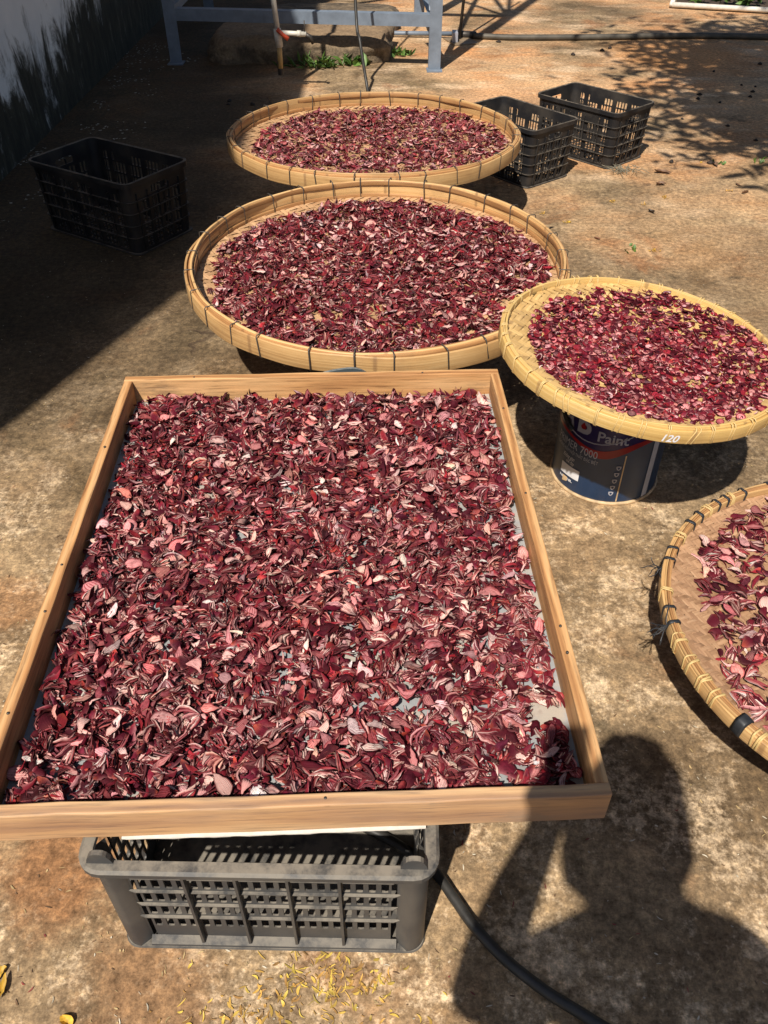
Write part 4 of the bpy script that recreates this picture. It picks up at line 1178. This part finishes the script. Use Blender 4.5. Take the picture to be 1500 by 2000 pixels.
angle_bar(up(RF, .36, .02), up(Rb, 2.6, -.01), .05, .005, M['steel'], 'brace', tw, (1, 0, 0))
mb = MB(); mb.box(-1.05, 1.05, -.15, 1.75, TOP, TOP+.04); mb.build('deck', M['steel'], tw)
tk = MB(); tk.lathe([(.01, .0), (.62, .0), (.66, .05), (.66, 1.05), (.60, 1.16), (.2, 1.24), (.2, 1.30), (.01, 1.31)], 40)
tkt = thing('water_tank', 'round steel water tank standing on the tower deck', 'tank', (tb.x, tb.y+.8, TOP+.041))
tk.build('shell', plain('tank_steel', (.5, .5, .5), .35, .1, 8, .7), tkt, smooth=True)
mb = MB(); mb.lathe([(.01, 1.345), (.21, 1.34), (.22, 1.31), (.205, 1.302)], 24); mb.build('lid', M['dark_metal'], tkt, smooth=True)

# ------------------------------------------------------------------ hanging pipe with tap
YP = 5.985
def Y_(px, py, Y=YP):
    a, b = (px-750)/FPX, -(py-1000)/FPX
    d = Vector((a, math.cos(PITCH)+b*math.sin(PITCH), -math.sin(PITCH)+b*math.cos(PITCH))); return Vector((0, 0, CAMH))+d*(Y/d.y)
e0, e1, e2, e3 = Y_(549, 146), Y_(545, 82), Y_(541, 48), Y_(534, 0)
tap = thing('water_tap', 'hanging pale pipe with red valve handle and side tap', 'tap', (e0.x, e0.y, 0)); tp0 = Vector(tap.location)
rel = lambda *p: [q-tp0 for q in p]
dirv = (e3-e1).normalized(); topp = e3+dirv*1.0
mb = MB(); mb.tube(rel(e1, e3, topp), .0175, 10); mb.tube(rel(topp, Vector((topp.x, LF.y+.02, topp.z+.02))), .0175, 10); mb.build('riser', M['pvc'], tap, smooth=True)
mb = MB(); mb.tube(rel(e0+(e1-e0)*.18, e1), .0165, 10); mb.build('drain_pipe', M['pvc_brown'], tap, smooth=True)
mb = MB(); mb.tube(rel(e0, e0+(e1-e0)*.2), .0195, 10, False); mb.tube(rel(e0, e0+(e1-e0)*.2), .016, 10, False); mb.build('end_cap', M['dark_metal'], tap, smooth=True)
mb = MB(); mb.tube(rel(Y_(546, 92), Y_(541, 56)), .024, 10); mb.build('valve_body', M['pvc'], tap, smooth=True)
mb = MB(); mb.tube(rel(Y_(541, 57, YP-.03), Y_(552, 68, YP-.035), Y_(563, 76, YP-.03)), [.014, .012, .015], 8); mb.build('valve_handle', M['red'], tap, smooth=True)
mb = MB(); mb.tube(rel(Y_(548, 64), Y_(598, 67)), .015, 10); mb.tube(rel(Y_(580, 65.5), Y_(588, 66)), .019, 10); mb.build('tap_arm', M['pvc'], tap, smooth=True)
mb = MB(); mb.tube(rel(Y_(596, 67), Y_(606, 72), Y_(611, 86)), [.014, .014, .008], 8); mb.tube(rel(Y_(595, 66), Y_(594, 40)), .004, 6); mb.build('spout', M['dark_metal'], tap, smooth=True)
# black cable hanging from the tower
q0 = Y_(694, 0, 6.2); q1 = Y_(703, 80, 6.05); q2 = Y_(719, 183, 5.9)
cpts = [Vector((q0.x-.06, LF.y+.0, 2.0)), q0, q1, q2, Vector((-.09, 5.55, .012)), Vector((-.02, 5.3, .010)), Vector((.2, 5.1, .010))]
mb = MB(); mb.tube(spline(cpts, 8), .010, 8)
tag(mb.build('black_cable', M['hose'], smooth=True), 'black cable hanging down from the tower rail to the ground', 'cable')

# ------------------------------------------------------------------ old plinth under the tower
def rough_block(name, x0, x1, y0, y1, h, seed, mat, amp=.03, rnd=.25):
    nx, ny, nz = 40, 18, 8; r = np.random.default_rng(seed)
    from mathutils import noise as mn
    vs, fs, idx = [], [], {}
    def vert(i, j, k):
        if (i, j, k) in idx: return idx[(i, j, k)]
        x, y, z = i/nx, j/ny, k/nz
        X, Yy, Z = x0+(x1-x0)*x, y0+(y1-y0)*y, h*z
        tz = max(0, z-.6)/.4
        X += (.5-x)*.10*tz**2; Yy += (.5-y)*.16*tz**2
        ex = min(x, 1-x)*(x1-x0); 
        Yy += ((.5-y)*2)*max(0, .18-ex)**2*3.2
        p = Vector((X*5, Yy*5, Z*7+seed)); n = mn.noise(p)*amp + mn.noise(p*3.1)*amp*.5 + mn.noise(p*8.3)*amp*.25
        side = 1 if z < .99 else .35
        X += n*side*(1 if x in (0, 1) else .2); Yy += n*side*(1 if y in (0, 1) else .2); Z = Z*(1+n*1.6) if k else -.005
        idx[(i, j, k)] = len(vs); vs.append((X, Yy, Z)); return idx[(i, j, k)]
    for i in range(nx):
        for j in range(ny): fs.append((vert(i, j, nz), vert(i+1, j, nz), vert(i+1, j+1, nz), vert(i, j+1, nz)))
        for k in range(nz):
            fs.append((vert(i, 0, k), vert(i+1, 0, k), vert(i+1, 0, k+1), vert(i, 0, k+1)))
            fs.append((vert(i+1, ny, k), vert(i, ny, k), vert(i, ny, k+1), vert(i+1, ny, k+1)))
    for j in range(ny):
        for k in range(nz):
            fs.append((vert(0, j+1, k), vert(0, j, k), vert(0, j, k+1), vert(0, j+1, k+1)))
            fs.append((vert(nx, j, k), vert(nx, j+1, k), vert(nx, j+1, k+1), vert(nx, j, k+1)))
    return link(name, new_mesh(name, vs, fs, smooth=True), mat)
def mat_stone():
    m = Mat('weathered_stone'); v = m.coord(); n = m.noise(v, 6, 8, .7, .5); f = m.noise(v, 45, 5, .7)
    c = m.ramp(n, [(.3, (.034, .027, .019)), (.48, (.13, .095, .060)), (.66, (.28, .205, .125))])
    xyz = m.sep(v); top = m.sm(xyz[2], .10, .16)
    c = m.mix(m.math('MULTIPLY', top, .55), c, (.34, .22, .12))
    c = m.mix(1.0, c, m.ramp(f, [(.3, (.6, .6, .6)), (.65, (1.2, 1.2, 1.2))]), 'MULTIPLY')
    m.col(c); m.set(Roughness=.9); m.bump(m.math('ADD', n, f), .6, .02); return m.m
M['stone'] = mat_stone()
tag(rough_block('stone_plinth', -1.28, .06, 6.70, 7.42, .165, 3, M['stone'], .04), 'low weathered stone plinth with crumbling dark edges under the tower', 'plinth')
tag(rough_block('stone_slab', -1.0, .12, 7.75, 8.5, .10, 8, M['stone'], .03), 'flat brown slab lying behind the weathered plinth', 'slab')

# ------------------------------------------------------------------ planted bed in the far corner
A, B = P(1312, 9, .03), P(1520, 21, .03)
bed = thing('planting_bed', 'bed of green seedlings inside a white pipe frame', 'planting bed', (A.x, A.y, 0)); b0 = Vector((A.x, A.y, 0))
dv = (B-A); dv.z = 0; dv.normalize(); nv_ = Vector((-dv.y, dv.x, 0)); 
c0 = Vector((0, 0, .03)); c1 = c0+dv*2.4; c2 = c1+nv_*1.4; c3 = c0+nv_*1.4
for a, b in ((c0, c1), (c1, c2), (c2, c3), (c3, c0)):
    mb = MB(); mb.tube([a, b], .022, 8); mb.build('frame_bar', M['white_paint'], bed, smooth=True)
s0 = [c0+dv*.03+nv_*.03, c1-dv*.03+nv_*.03, c2-dv*.03-nv_*.03, c3+dv*.03-nv_*.03]
mb = MB(); mb.add([Vector((p.x, p.y, .012)) for p in s0], [(0, 1, 2, 3)]); mb.build('soil', plain('dark_soil', (.05, .033, .02), .95, .5, 30, bump=.6), bed)

def mat_leaf(name, a, b, rough=.5):
    m = Mat(name); at = m.n('ShaderNodeAttribute', _attribute_name='Col'); v = m.coord()
    f = m.sep(at.outputs['Vector'])[0]
    m.col(m.mix(f, a, b)); m.set(Roughness=rough); return m.m
M['leaf'] = mat_leaf('green_leaf', (.045, .10, .018), (.12, .21, .04))
M['leaf_tree'] = mat_leaf('tree_leaf', (.035, .085, .018), (.085, .16, .03))
def leaves(name, pts, dirs, L, Wd, mat, parent=None, seed=1):
    """leaf-shaped quads pairs (folded blades)"""
    r = np.random.default_rng(seed); n = len(pts)
    pts = np.asarray(pts, float); d = np.asarray(dirs, float); d /= np.linalg.norm(d, axis=1)[:, None]+1e-9
    up_ = r.normal(0, .5, (n, 3))+np.array([0, 0, 1.]); s_ = np.cross(d, up_); s_ /= np.linalg.norm(s_, axis=1)[:, None]+1e-9; u_ = np.cross(s_, d)
    Ls = (L*r.uniform(.6, 1.3, n))[:, None]; Ws = (Wd*r.uniform(.7, 1.25, n))[:, None]
    prof = [(0, 0, 0), (.3, .8, .12), (.62, .85, .10), (1, 0, -.10), (.62, -.85, .10), (.3, -.8, .12), (.5, 0, 0)]
    V = np.stack([pts+d*Ls*a+s_*Ws*.5*b+u_*Ls*c for a, b, c in prof], 1).reshape(-1, 3)
    base = (np.arange(n)*7)[:, None]
    F = np.concatenate([base+np.array(q)[None, :] for q in ([0, 6, 2, 1], [6, 3, 2, 2], [0, 5, 4, 6], [6, 4, 3, 3])])
    F = np.concatenate([base+np.array(q)[None, :] for q in ([0, 6, 1], [1, 6, 2], [6, 3, 2], [0, 5, 6], [5, 4, 6], [6, 4, 3])])
    cc = np.repeat(r.random(n), 7)[:, None]*np.ones((1, 3))
    return link(name, new_mesh(name, V, F, {'Col': ('FLOAT_VECTOR', cc)}), mat, parent)
rp = random.Random(5)
for k in range(34):
    uu, vv = rp.uniform(.08, 2.2), rp.uniform(.08, 1.3)
    if k < 14: vv = rp.uniform(.06, .3); uu = rp.uniform(.2, .95)
    p = b0+dv*uu+nv_*vv; n_ = 14; h_ = rp.uniform(.05, .14)
    sp_ = thing('seedling', 'small green leafy seedling in the white framed planting bed', 'seedling', (p.x, p.y, .012), rp.uniform(0, 6), 'seedlings in the planting bed')
    mb = MB(); mb.tube([(0, 0, 0), (.004, 0, h_*.6), (0, .004, h_)], .003, 5); mb.build('stem', M['leaf'], sp_)
    ps = [(0, 0, h_*rp.uniform(.35, 1)) for _ in range(n_)]; ds = [(rp.gauss(0, 1), rp.gauss(0, 1), rp.uniform(.0, .8)) for _ in range(n_)]
    leaves('foliage', ps, ds, .075, .045, M['leaf'], sp_, k)

# weeds at the foot of the plinth
def weed(px, py, n_, L, lab, seed, wide=.02, sp=.09):
    p = P(px, py); r = random.Random(seed)
    w_ = thing('weed', lab, 'weed', (p.x, p.y, 0))
    ps = [(r.gauss(0, sp), r.gauss(0, .025), 0) for _ in range(n_)]; ds = [(r.gauss(0, .9), r.gauss(-.1, .7), r.uniform(.4, 1.4)) for _ in range(n_)]
    leaves('foliage', ps, ds, L, wide, M['leaf'], w_, seed)
weed(622, 132, 70, .10, 'tuft of bright green grass at the foot of the plinth', 2, .018, .08)
weed(692, 126, 30, .09, 'broad leaved weed beside the black cable', 3, .05, .045)
weed(775, 108, 40, .06, 'low green weed at the plinth corner near the tower leg', 4, .03, .05)
weed(577, 100, 12, .05, 'tiny sprig growing on the face of the plinth', 6, .03, .02)
weed(1410, 321, 7, .025, 'tiny green sprout between dry leaves in the yard', 7, .016, .02)
weed(1232, 492, 7, .026, 'dark green fallen sprig on the sunny concrete', 8, .016, .02)
weed(1483, 318, 8, .028, 'pale green sprout near the dappled tree shade', 9, .016, .02)

# ------------------------------------------------------------------ shade tree outside the frame
def tree(loc, label, seed, crown, nleaf, rad_, zc):
    r = np.random.default_rng(seed); t = thing('tree', label, 'tree', loc)
    mb = MB(); mb.tube(spline([(0, 0, -.05), (.05, .03, .8), (-.04, .05, 1.7), (.0, .0, zc)], 5), [.13-.09*i/15 for i in range(16)], 10); mb.build('trunk', plain('bark', (.13, .095, .065), .9, .4, 18, bump=.6), t, smooth=True)
    P_, D_ = [], []; mbb = MB()
    for k in range(crown):
        a = r.uniform(0, 2*PI); q = r.uniform(.25, 1)**.6; e = np.array([math.cos(a)*q*rad_, math.sin(a)*q*rad_, zc+r.normal(.1, .45)])
        s_ = np.array([0, 0, zc*r.uniform(.55, .95)]); mid = (s_+e)/2+np.array([0, 0, .25])
        mbb.tube([tuple(s_), tuple(mid), tuple(e)], [.028, .016, .005], 5)
        m_ = int(nleaf/crown); c_ = e+r.normal(0, 1, (m_, 3))*np.array([.34, .34, .16])
        P_.append(c_); D_.append(r.normal(0, 1, (m_, 3))*np.array([1, 1, .5]))
    mbb.build('limbs', t.children[0].data.materials[0], t, smooth=True)
    leaves('crown', np.vstack(P_), np.vstack(D_), .17, .060, M['leaf_tree'], t, seed)
    return t
tree((2.55, 3.95, 0), 'leafy tree at the right of the yard casting dappled shade', 12, 34, 9500, 1.35, 3.1)

# ------------------------------------------------------------------ litter
def mat_simple_attr(name, rough=.6):
    m = Mat(name); at = m.n('ShaderNodeAttribute', _attribute_name='Col'); m.col(at.outputs['Color']); m.set(Roughness=rough); return m.m
M['litter'] = mat_simple_attr('litter')
def strips(items):
    """items: (pos, yaw, len, wid, curl, colour)"""
    V, F, Cc = [], [], []; o = 0
    for (x, y, z), yaw, L, wd, curl, lift, col in items:
        n = 5; u = np.linspace(0, 1, n)[:, None]; v = np.array([-1., 1.])[None, :]
        xx = (u-.5)*L+0*v; yy = wd*v*wprof(u*.9+.05, .5, .6)+curl*L*(u-.5)**2; zz = lift*4*(u-.5)**2+.001+.25*wd*(v+1)*np.abs(lift)*60*u*(1-u)
        c, s = math.cos(yaw), math.sin(yaw)
        V.append(np.stack([x+xx*c-yy*s, y+xx*s+yy*c, z+zz], 2).reshape(-1, 3)); F.append(gridf(n, 2)+o); o += n*2
        Cc.append(np.ones((n*2, 1))*np.array(col))
    return new_mesh('scraps', np.vstack(V), np.vstack(F), {'Col': ('FLOAT_COLOR', np.vstack(Cc))}, smooth=True)
rl = np.random.default_rng(90)
YEL = np.array((.62, .41, .075))
its = []
clus = [(640, 1920, 55, 130), (560, 1985, 80, 90), (690, 1915, 35, 90), (520, 1960, 90, 70), (650, 1895, 60, 60), (600, 2010, 110, 90), (700, 1950, 60, 40), (380, 1990, 60, 20), (470, 1985, 40, 40), (590, 1890, 70, 40)]
for cx, cy, sp, n in clus:
    for _ in range(int(n*.45)):
        p = P(rl.normal(cx, sp), rl.normal(cy, sp*.45), 0); c = YEL*rl.uniform(.45, 1.15)*np.array([1, rl.uniform(.8, 1.1), 1]) if rl.random() < .72 else np.array((.30, .16, .045))*rl.uniform(.5, 1.3)
        its.append(((p.x, p.y, .001), rl.uniform(0, 6.28), rl.uniform(.004, .020), rl.uniform(.0005, .0026), rl.normal(0, .45), rl.uniform(0, .0025), c))
tag(link('yellow_petals', strips(its), M['litter']), 'scattered dry yellow petal shreds on the concrete before the dusty crate', 'petals', kind='stuff')
its = []
for _ in range(1500):                                   # fine straw and chaff everywhere
    px, py = rl.uniform(-50, 1550), rl.uniform(150, 2050); p = P(px, py)
    c = [np.array((.50, .36, .17)), np.array((.16, .09, .045)), np.array((.62, .55, .42)), np.array((.26, .05, .04))][rl.choice(4, p=[.4, .33, .2, .07])]*rl.uniform(.6, 1.1)
    its.append(((p.x, p.y, .0008), rl.uniform(0, 6.28), rl.uniform(.003, .013), rl.uniform(.0004, .0015), rl.normal(0, .3), rl.uniform(0, .0015), c))
tag(link('chaff', strips(its), M['litter']), 'fine straw and chaff strewn over the yard concrete', 'chaff', kind='stuff')
# flakes of paint and lime along the wall foot
its = []
fc = [(-1.93+abs(rl.normal(0, .28)), rl.uniform(3.4, 7.4)) for _ in range(26)]
for q_ in range(330):
    x, y = fc[q_ % 26]; x = max(-1.95, x+rl.normal(0, .06)); y = y+rl.normal(0, .07)
    its.append(((x, y, .001), rl.uniform(0, 6.28), rl.uniform(.004, .022), rl.uniform(.002, .008), 0, rl.uniform(0, .002), np.array((.40, .39, .33))*rl.uniform(.35, 1.1)))
tag(link('paint_flakes', strips(its), M['litter']), 'flaked paint and lime chips along the foot of the mouldy wall', 'flakes', kind='stuff')

def leaf_mesh(L, Wd, curl, col, seed):
    r = np.random.default_rng(seed); nu, nv = 9, 5; u = np.linspace(0.02, .98, nu)[:, None]; v = np.linspace(-1, 1, nv)[None, :]
    wd = Wd*.5*wprof(u, .45, .8)+.0004
    x = (u-.5)*L+0*v; y = wd*v+.25*L*r.normal(0, .5)*(u-.5)**2; z = curl*(np.abs(v)**1.5*wd*1.2 + L*.5*(u-.5)**2*r.uniform(.2, 1.6)) + r.normal(0, .0008, (nu, nv))
    q = warp(np.stack([x/L, y/L, z/L], 2).reshape(-1, 3), r.normal(0, 1.1, 8))*L; x, y, z = (q[:, k_].reshape(nu, nv) for k_ in range(3))
    z = (z-z.min())*.7+.001
    c = np.ones((nu, nv, 1))*np.array(col)*(1-.35*(np.abs(v)[:, :, None] < .1))*np.ones((nu, 1, 1)) * r.uniform(.75, 1.15, (nu, nv, 1))
    return new_mesh('leaf', np.stack([x, y, z], 2).reshape(-1, 3), gridf(nu, nv), {'Col': ('FLOAT_COLOR', c.reshape(-1, 3))}, smooth=True)
def put_leaf(px, py, L, Wd, curl, col, lab, rz, seed, grp=None, name='dry_leaf', cat='leaf'):
    p = P(px, py); o = link(name, leaf_mesh(L, Wd, curl, col, seed), M['litter'], None, (p.x, p.y, .001), (0, 0, rz)); tag(o, lab, cat, grp)
BR_, YE_ = (.16, .085, .045), (.70, .42, .05)
put_leaf(8, 1932, .042, .014, 1.1, (.55, .34, .05), 'curled yellow dry leaf on brown stained concrete', 1.2, 1)
put_leaf(4, 1900, .024, .010, 1.0, (.55, .34, .05), 'small folded yellow leaf beside a curled yellow leaf', .6, 2)
put_leaf(132, 1996, .028, .014, .9, YE_, 'bright yellow petal lying alone on the concrete', 2.2, 3, name='petal', cat='petal')
for i, (px, py, L, c, lab) in enumerate([
    (1292, 338, .11, BR_, 'rolled brown dry leaf on sunny orange ground'), (1395, 322, .10, (.26, .16, .10), 'light brown curled leaf beside a green sprout'),
    (1288, 362, .07, BR_, 'forked brown twig leaf below the rolled leaf'), (1440, 362, .06, BR_, 'dark curled leaf on orange ground'), (1456, 378, .06, BR_, 'flat dark leaf beside orange petals'),
    (1272, 416, .055, (.05, .035, .025), 'small dark seed pod leaf on pale concrete'), (1075, 446, .05, (.03, .02, .016), 'black shrivelled leaf near the tray rim'),
    (1166, 468, .04, (.22, .10, .06), 'reddish brown leaf scrap on pale concrete'), (1110, 434, .045, YE_, 'bright yellow fallen leaf near the bamboo tray rim'),
    (1298, 386, .05, (.66, .36, .05), 'orange yellow petal cluster on sunny ground'), (1198, 394, .05, (.62, .36, .07), 'faded yellow petals on sunny ground'), (1258, 400, .04, (.6, .36, .10), 'pale yellow shred on sunny ground'),
    (1425, 374, .05, (.60, .33, .08), 'orange petals beside a flat dark leaf'), (1372, 318, .035, (.72, .45, .05), 'yellow petal touching a light brown leaf'), (1275, 490, .05, (.64, .36, .05), 'yellow petals by a dark green sprig'), (1062, 418, .04, (.6, .36, .08), 'pale yellow scrap near the black leaf'),
    (1310, 320, .03, (.03, .02, .016), 'black nut husk near the far crate'), (1048, 76, .09, (.26, .15, .08), 'brown leaf against the dusty pipe'), (1250, 76, .07, (.2, .12, .07), 'dry leaf lying against the far pipe')]):
    if c[0] > .5:                                        # petals lie as a small shredded clump
        p_ = P(px, py); sh = [((rl.normal(0, L*.22), rl.normal(0, L*.16), .001), rl.uniform(0, 6.28), L*rl.uniform(.25, .6), L*rl.uniform(.03, .08), rl.normal(0, 1), rl.uniform(0, .006), np.array(c)*rl.uniform(.6, 1.15)) for _ in range(7)]
        tag(link('petal_clump', strips(sh), M['litter'], None, (p_.x, p_.y, 0)), lab, 'petals')
    else: put_leaf(px, py, L*.9, L*.24, 1.3, c, lab, i*1.7, 20+i)
pod = MB(); pod.lathe([(.001, .0), (.016, .003), (.022, .012), (.019, .024), (.008, .031), (.010, .037), (.001, .036)], 9); podm = pod.mesh('seed_pod', True)
for v in podm.vertices: v.co = (v.co.x*(1+.2*math.sin(v.co.y*300)), v.co.y*.85, v.co.z)
podmat = plain('dark_pod', (.025, .016, .012), .8, .4, 60)
for i, (px, py) in enumerate([(1366, 186), (1363, 194), (1406, 201), (1421, 247), (1448, 167), (1475, 170), (1470, 180), (1332, 233), (1311, 317), (1476, 275), (1484, 126), (1394, 140), (974, 83), (1176, 100), (1191, 95), (1278, 75), (1119, 108), (1049, 210), (1388, 320), (1465, 190), (448, 198), (446, 205), (493, 205)]):
    p = P(px, py); o = link('seed_pod', podm, podmat, None, (p.x, p.y, -.001), (0, 0, i*2.1)); k_ = rp.uniform(.4, .85); o.scale = (k_*1.2, k_, k_*.6)
    tag(o, 'small dark fallen seed pod on the orange yard ground', 'seed pod', 'fallen seed pods')
# grey lichen-like twig tuft by the far crate
weedg = thing('dry_twig_tuft', 'grey dried twig tuft beside the far black crate', 'twigs', P(1215, 335)); mb = MB(); r_ = random.Random(3)
for k in range(46):
    a = r_.uniform(0, 6.28); L = r_.uniform(.03, .10); q = Vector((r_.gauss(0, .03), r_.gauss(0, .02), .002))
    mb.tube([q, q+Vector((math.cos(a)*L*.5, math.sin(a)*L*.5, r_.uniform(.004, .03))), q+Vector((math.cos(a)*L, math.sin(a)*L, r_.uniform(0, .02)+.002))], .0014, 4)
mb.build('twigs', plain('grey_twig', (.20, .18, .13), .9, .3, 30), weedg)

# ------------------------------------------------------------------ the person taking the picture (behind the lens; casts the shadow)
def skin_mesh(name, verts, edges, radii, mat, parent, root=0, sub=2):
    me = bpy.data.meshes.new(name); me.from_pydata(verts, edges, []); ob = bpy.data.objects.new(name, me); C.objects.link(ob)
    sk = ob.modifiers.new('skin', 'SKIN'); sk.use_smooth_shade = True
    if not me.skin_vertices: pass
    for i, r_ in enumerate(radii):
        me.skin_vertices[0].data[i].radius = r_ if isinstance(r_, tuple) else (r_, r_)
    me.skin_vertices[0].data[root].use_root = True
    ss = ob.modifiers.new('sub', 'SUBSURF'); ss.levels = sub; ss.render_levels = sub
    d = bpy.context.evaluated_depsgraph_get(); d.update()
    res = bpy.data.meshes.new_from_object(ob.evaluated_get(d)); bpy.data.objects.remove(ob)
    res.polygons.foreach_set('use_smooth', np.ones(len(res.polygons), dtype=bool))
    return link(name, res, mat, parent)
PX, PY = .10, -.34
per = thing('person', 'person with dark hair in plain shirt holding a phone up with one hand', 'person', (PX, PY, 0))
skin_m = plain('skin', (.42, .25, .17), .5, .08, 8)
vt, ed, ra = [], [], []
def nv2(p, r_, link_to=None):
    vt.append((p[0], p[1], p[2])); ra.append(r_); i = len(vt)-1
    if link_to is not None: ed.append((link_to, i))
    return i
pel = nv2((0, 0, .88), (.145, .10)); sp1 = nv2((0, .01, 1.02), (.13, .095), pel); ch = nv2((0, .01, 1.18), (.15, .10), sp1); nk0 = nv2((0, .02, 1.30), (.085, .075), ch)
nk = nv2((-.02, .07, 1.37), .075, nk0); hd0 = nv2((-.04, .12, 1.43), (.062, .075), nk); hd1 = nv2((-.05, .155, 1.50), (.074, .092), hd0); hd2 = nv2((-.05, .16, 1.57), (.066, .085), hd1); hd3 = nv2((-.05, .16, 1.61), (.03, .04), hd2)
nose = nv2((-.05, .255, 1.475), .012, hd1); 
for s_ in (-1, 1):
    ear = nv2((-.05+s_*.082, .145, 1.49), (.012, .018), hd1)
    hip = nv2((s_*.09, 0, .82), .085, pel); kn = nv2((s_*.11, .015, .47), .055, hip); an = nv2((s_*.12, -.01, .09), .036, kn); hl = nv2((s_*.12, .02, .035), (.038, .032), an); nv2((s_*.13, .14, .025), (.036, .022), hl)
# left arm raised with the phone
sh = nv2((-.17, .01, 1.28), .066, nk0); el = nv2((-.275, .06, 1.12), .056, sh); fw = nv2((-.225, .135, 1.245), .050, el); wr = nv2((-.170, .205, 1.365), .034, fw); pm = nv2((-.160, .235, 1.415), (.034, .019), wr)
for k, (dx, dz, L) in enumerate([(-.026, .034, .8), (-.010, .042, 1.0), (.008, .040, .95), (.022, .030, .75)]):
    a = nv2((-.160+dx, .250, 1.415+dz*.8), .0095, pm); b = nv2((-.150+dx, .262, 1.415+dz+.024*L), .0085, a); nv2((-.135+dx, .258, 1.415+dz+.038*L), .0075, b)
th_ = nv2((-.140, .228, 1.418), .011, pm); th2 = nv2((-.120, .225, 1.432), .009, th_); nv2((-.110, .231, 1.448), .008, th2)
# right arm relaxed, bent at the elbow
sh = nv2((.17, .01, 1.27), .058, nk0); el = nv2((.225, -.03, 1.02), .043, sh); fw = nv2((.215, .07, .90), .036, el); wr = nv2((.19, .15, .82), .026, fw); pm = nv2((.18, .185, .775), (.030, .017), wr)
for k, (dx, L) in enumerate([(-.024, .85), (-.008, 1.0), (.008, .95), (.023, .75)]):
    a = nv2((.18+dx, .215, .745), .0095, pm); b = nv2((.18+dx, .228, .745-.028*L), .0085, a); nv2((.175+dx, .222, .745-.050*L), .0075, b)
th_ = nv2((.155, .195, .765), .011, pm); nv2((.148, .215, .735), .009, th_)
body = skin_mesh('body', vt, ed, ra, skin_m, per)
def sub_cloth(name, spec, edges, mat):
    return skin_mesh(name, [p for p, r_ in spec], edges, [r_ for p, r_ in spec], mat, per)
sub_cloth('shirt', [((0, 0, .84), (.165, .12)), ((0, .01, 1.02), (.150, .112)), ((0, .01, 1.18), (.165, .115)), ((0, .02, 1.29), (.11, .09)), ((-.17, .01, 1.27), .070), ((-.235, .045, 1.155), .060), ((.17, .01, 1.27), .070), ((.21, -.018, 1.09), .060)],
          [(0, 1), (1, 2), (2, 3), (3, 4), (4, 5), (3, 6), (6, 7)], plain('shirt_cloth', (.20, .24, .30), .85, .15, 12))
sub_cloth('trousers', [((0, 0, .90), (.150, .108)), ((-.09, 0, .80), .100), ((-.11, .015, .47), .072), ((-.12, -.01, .12), .058), ((.09, 0, .80), .100), ((.11, .015, .47), .072), ((.12, -.01, .12), .058)],
          [(0, 1), (1, 2), (2, 3), (0, 4), (4, 5), (5, 6)], plain('trouser_cloth', (.05, .05, .06), .85, .2, 12))
hr = MB(); hrf = hr.lathe([(.001, .140), (.035, .132), (.066, .108), (.088, .070), (.106, .015), (.114, -.06), (.120, -.13), (.108, -.185), (.098, -.19), (.085, -.06), (.001, .02)], 28)
hr.v = [(x*(1+.05*math.sin(9*math.atan2(y, x)+20*z)+.03*math.sin(23*math.atan2(y, x))), y*(1+.05*math.sin(9*math.atan2(y, x)+20*z)), z+.008*math.sin(13*math.atan2(y, x))) for x, y, z in hr.v]
ho = hr.build('hair', plain('black_hair', (.012, .010, .009), .6, .3, 40), per, (-.040, .150, 1.535), (rad(-8), 0, 0), True)
mb = MB(); mb.box(-.036, .036, -.074, .074, -.004, .004)
ph = bevel(mb.build('smartphone', plain('phone_glass', (.02, .02, .022), .15, .1, 5)), .006, 3)
ph.location = (-.034, -.075, 1.480); ph.rotation_euler = (PI/2-PITCH, 0, 0)
tag(ph, 'black smartphone held up in the raised hand of the person', 'phone')
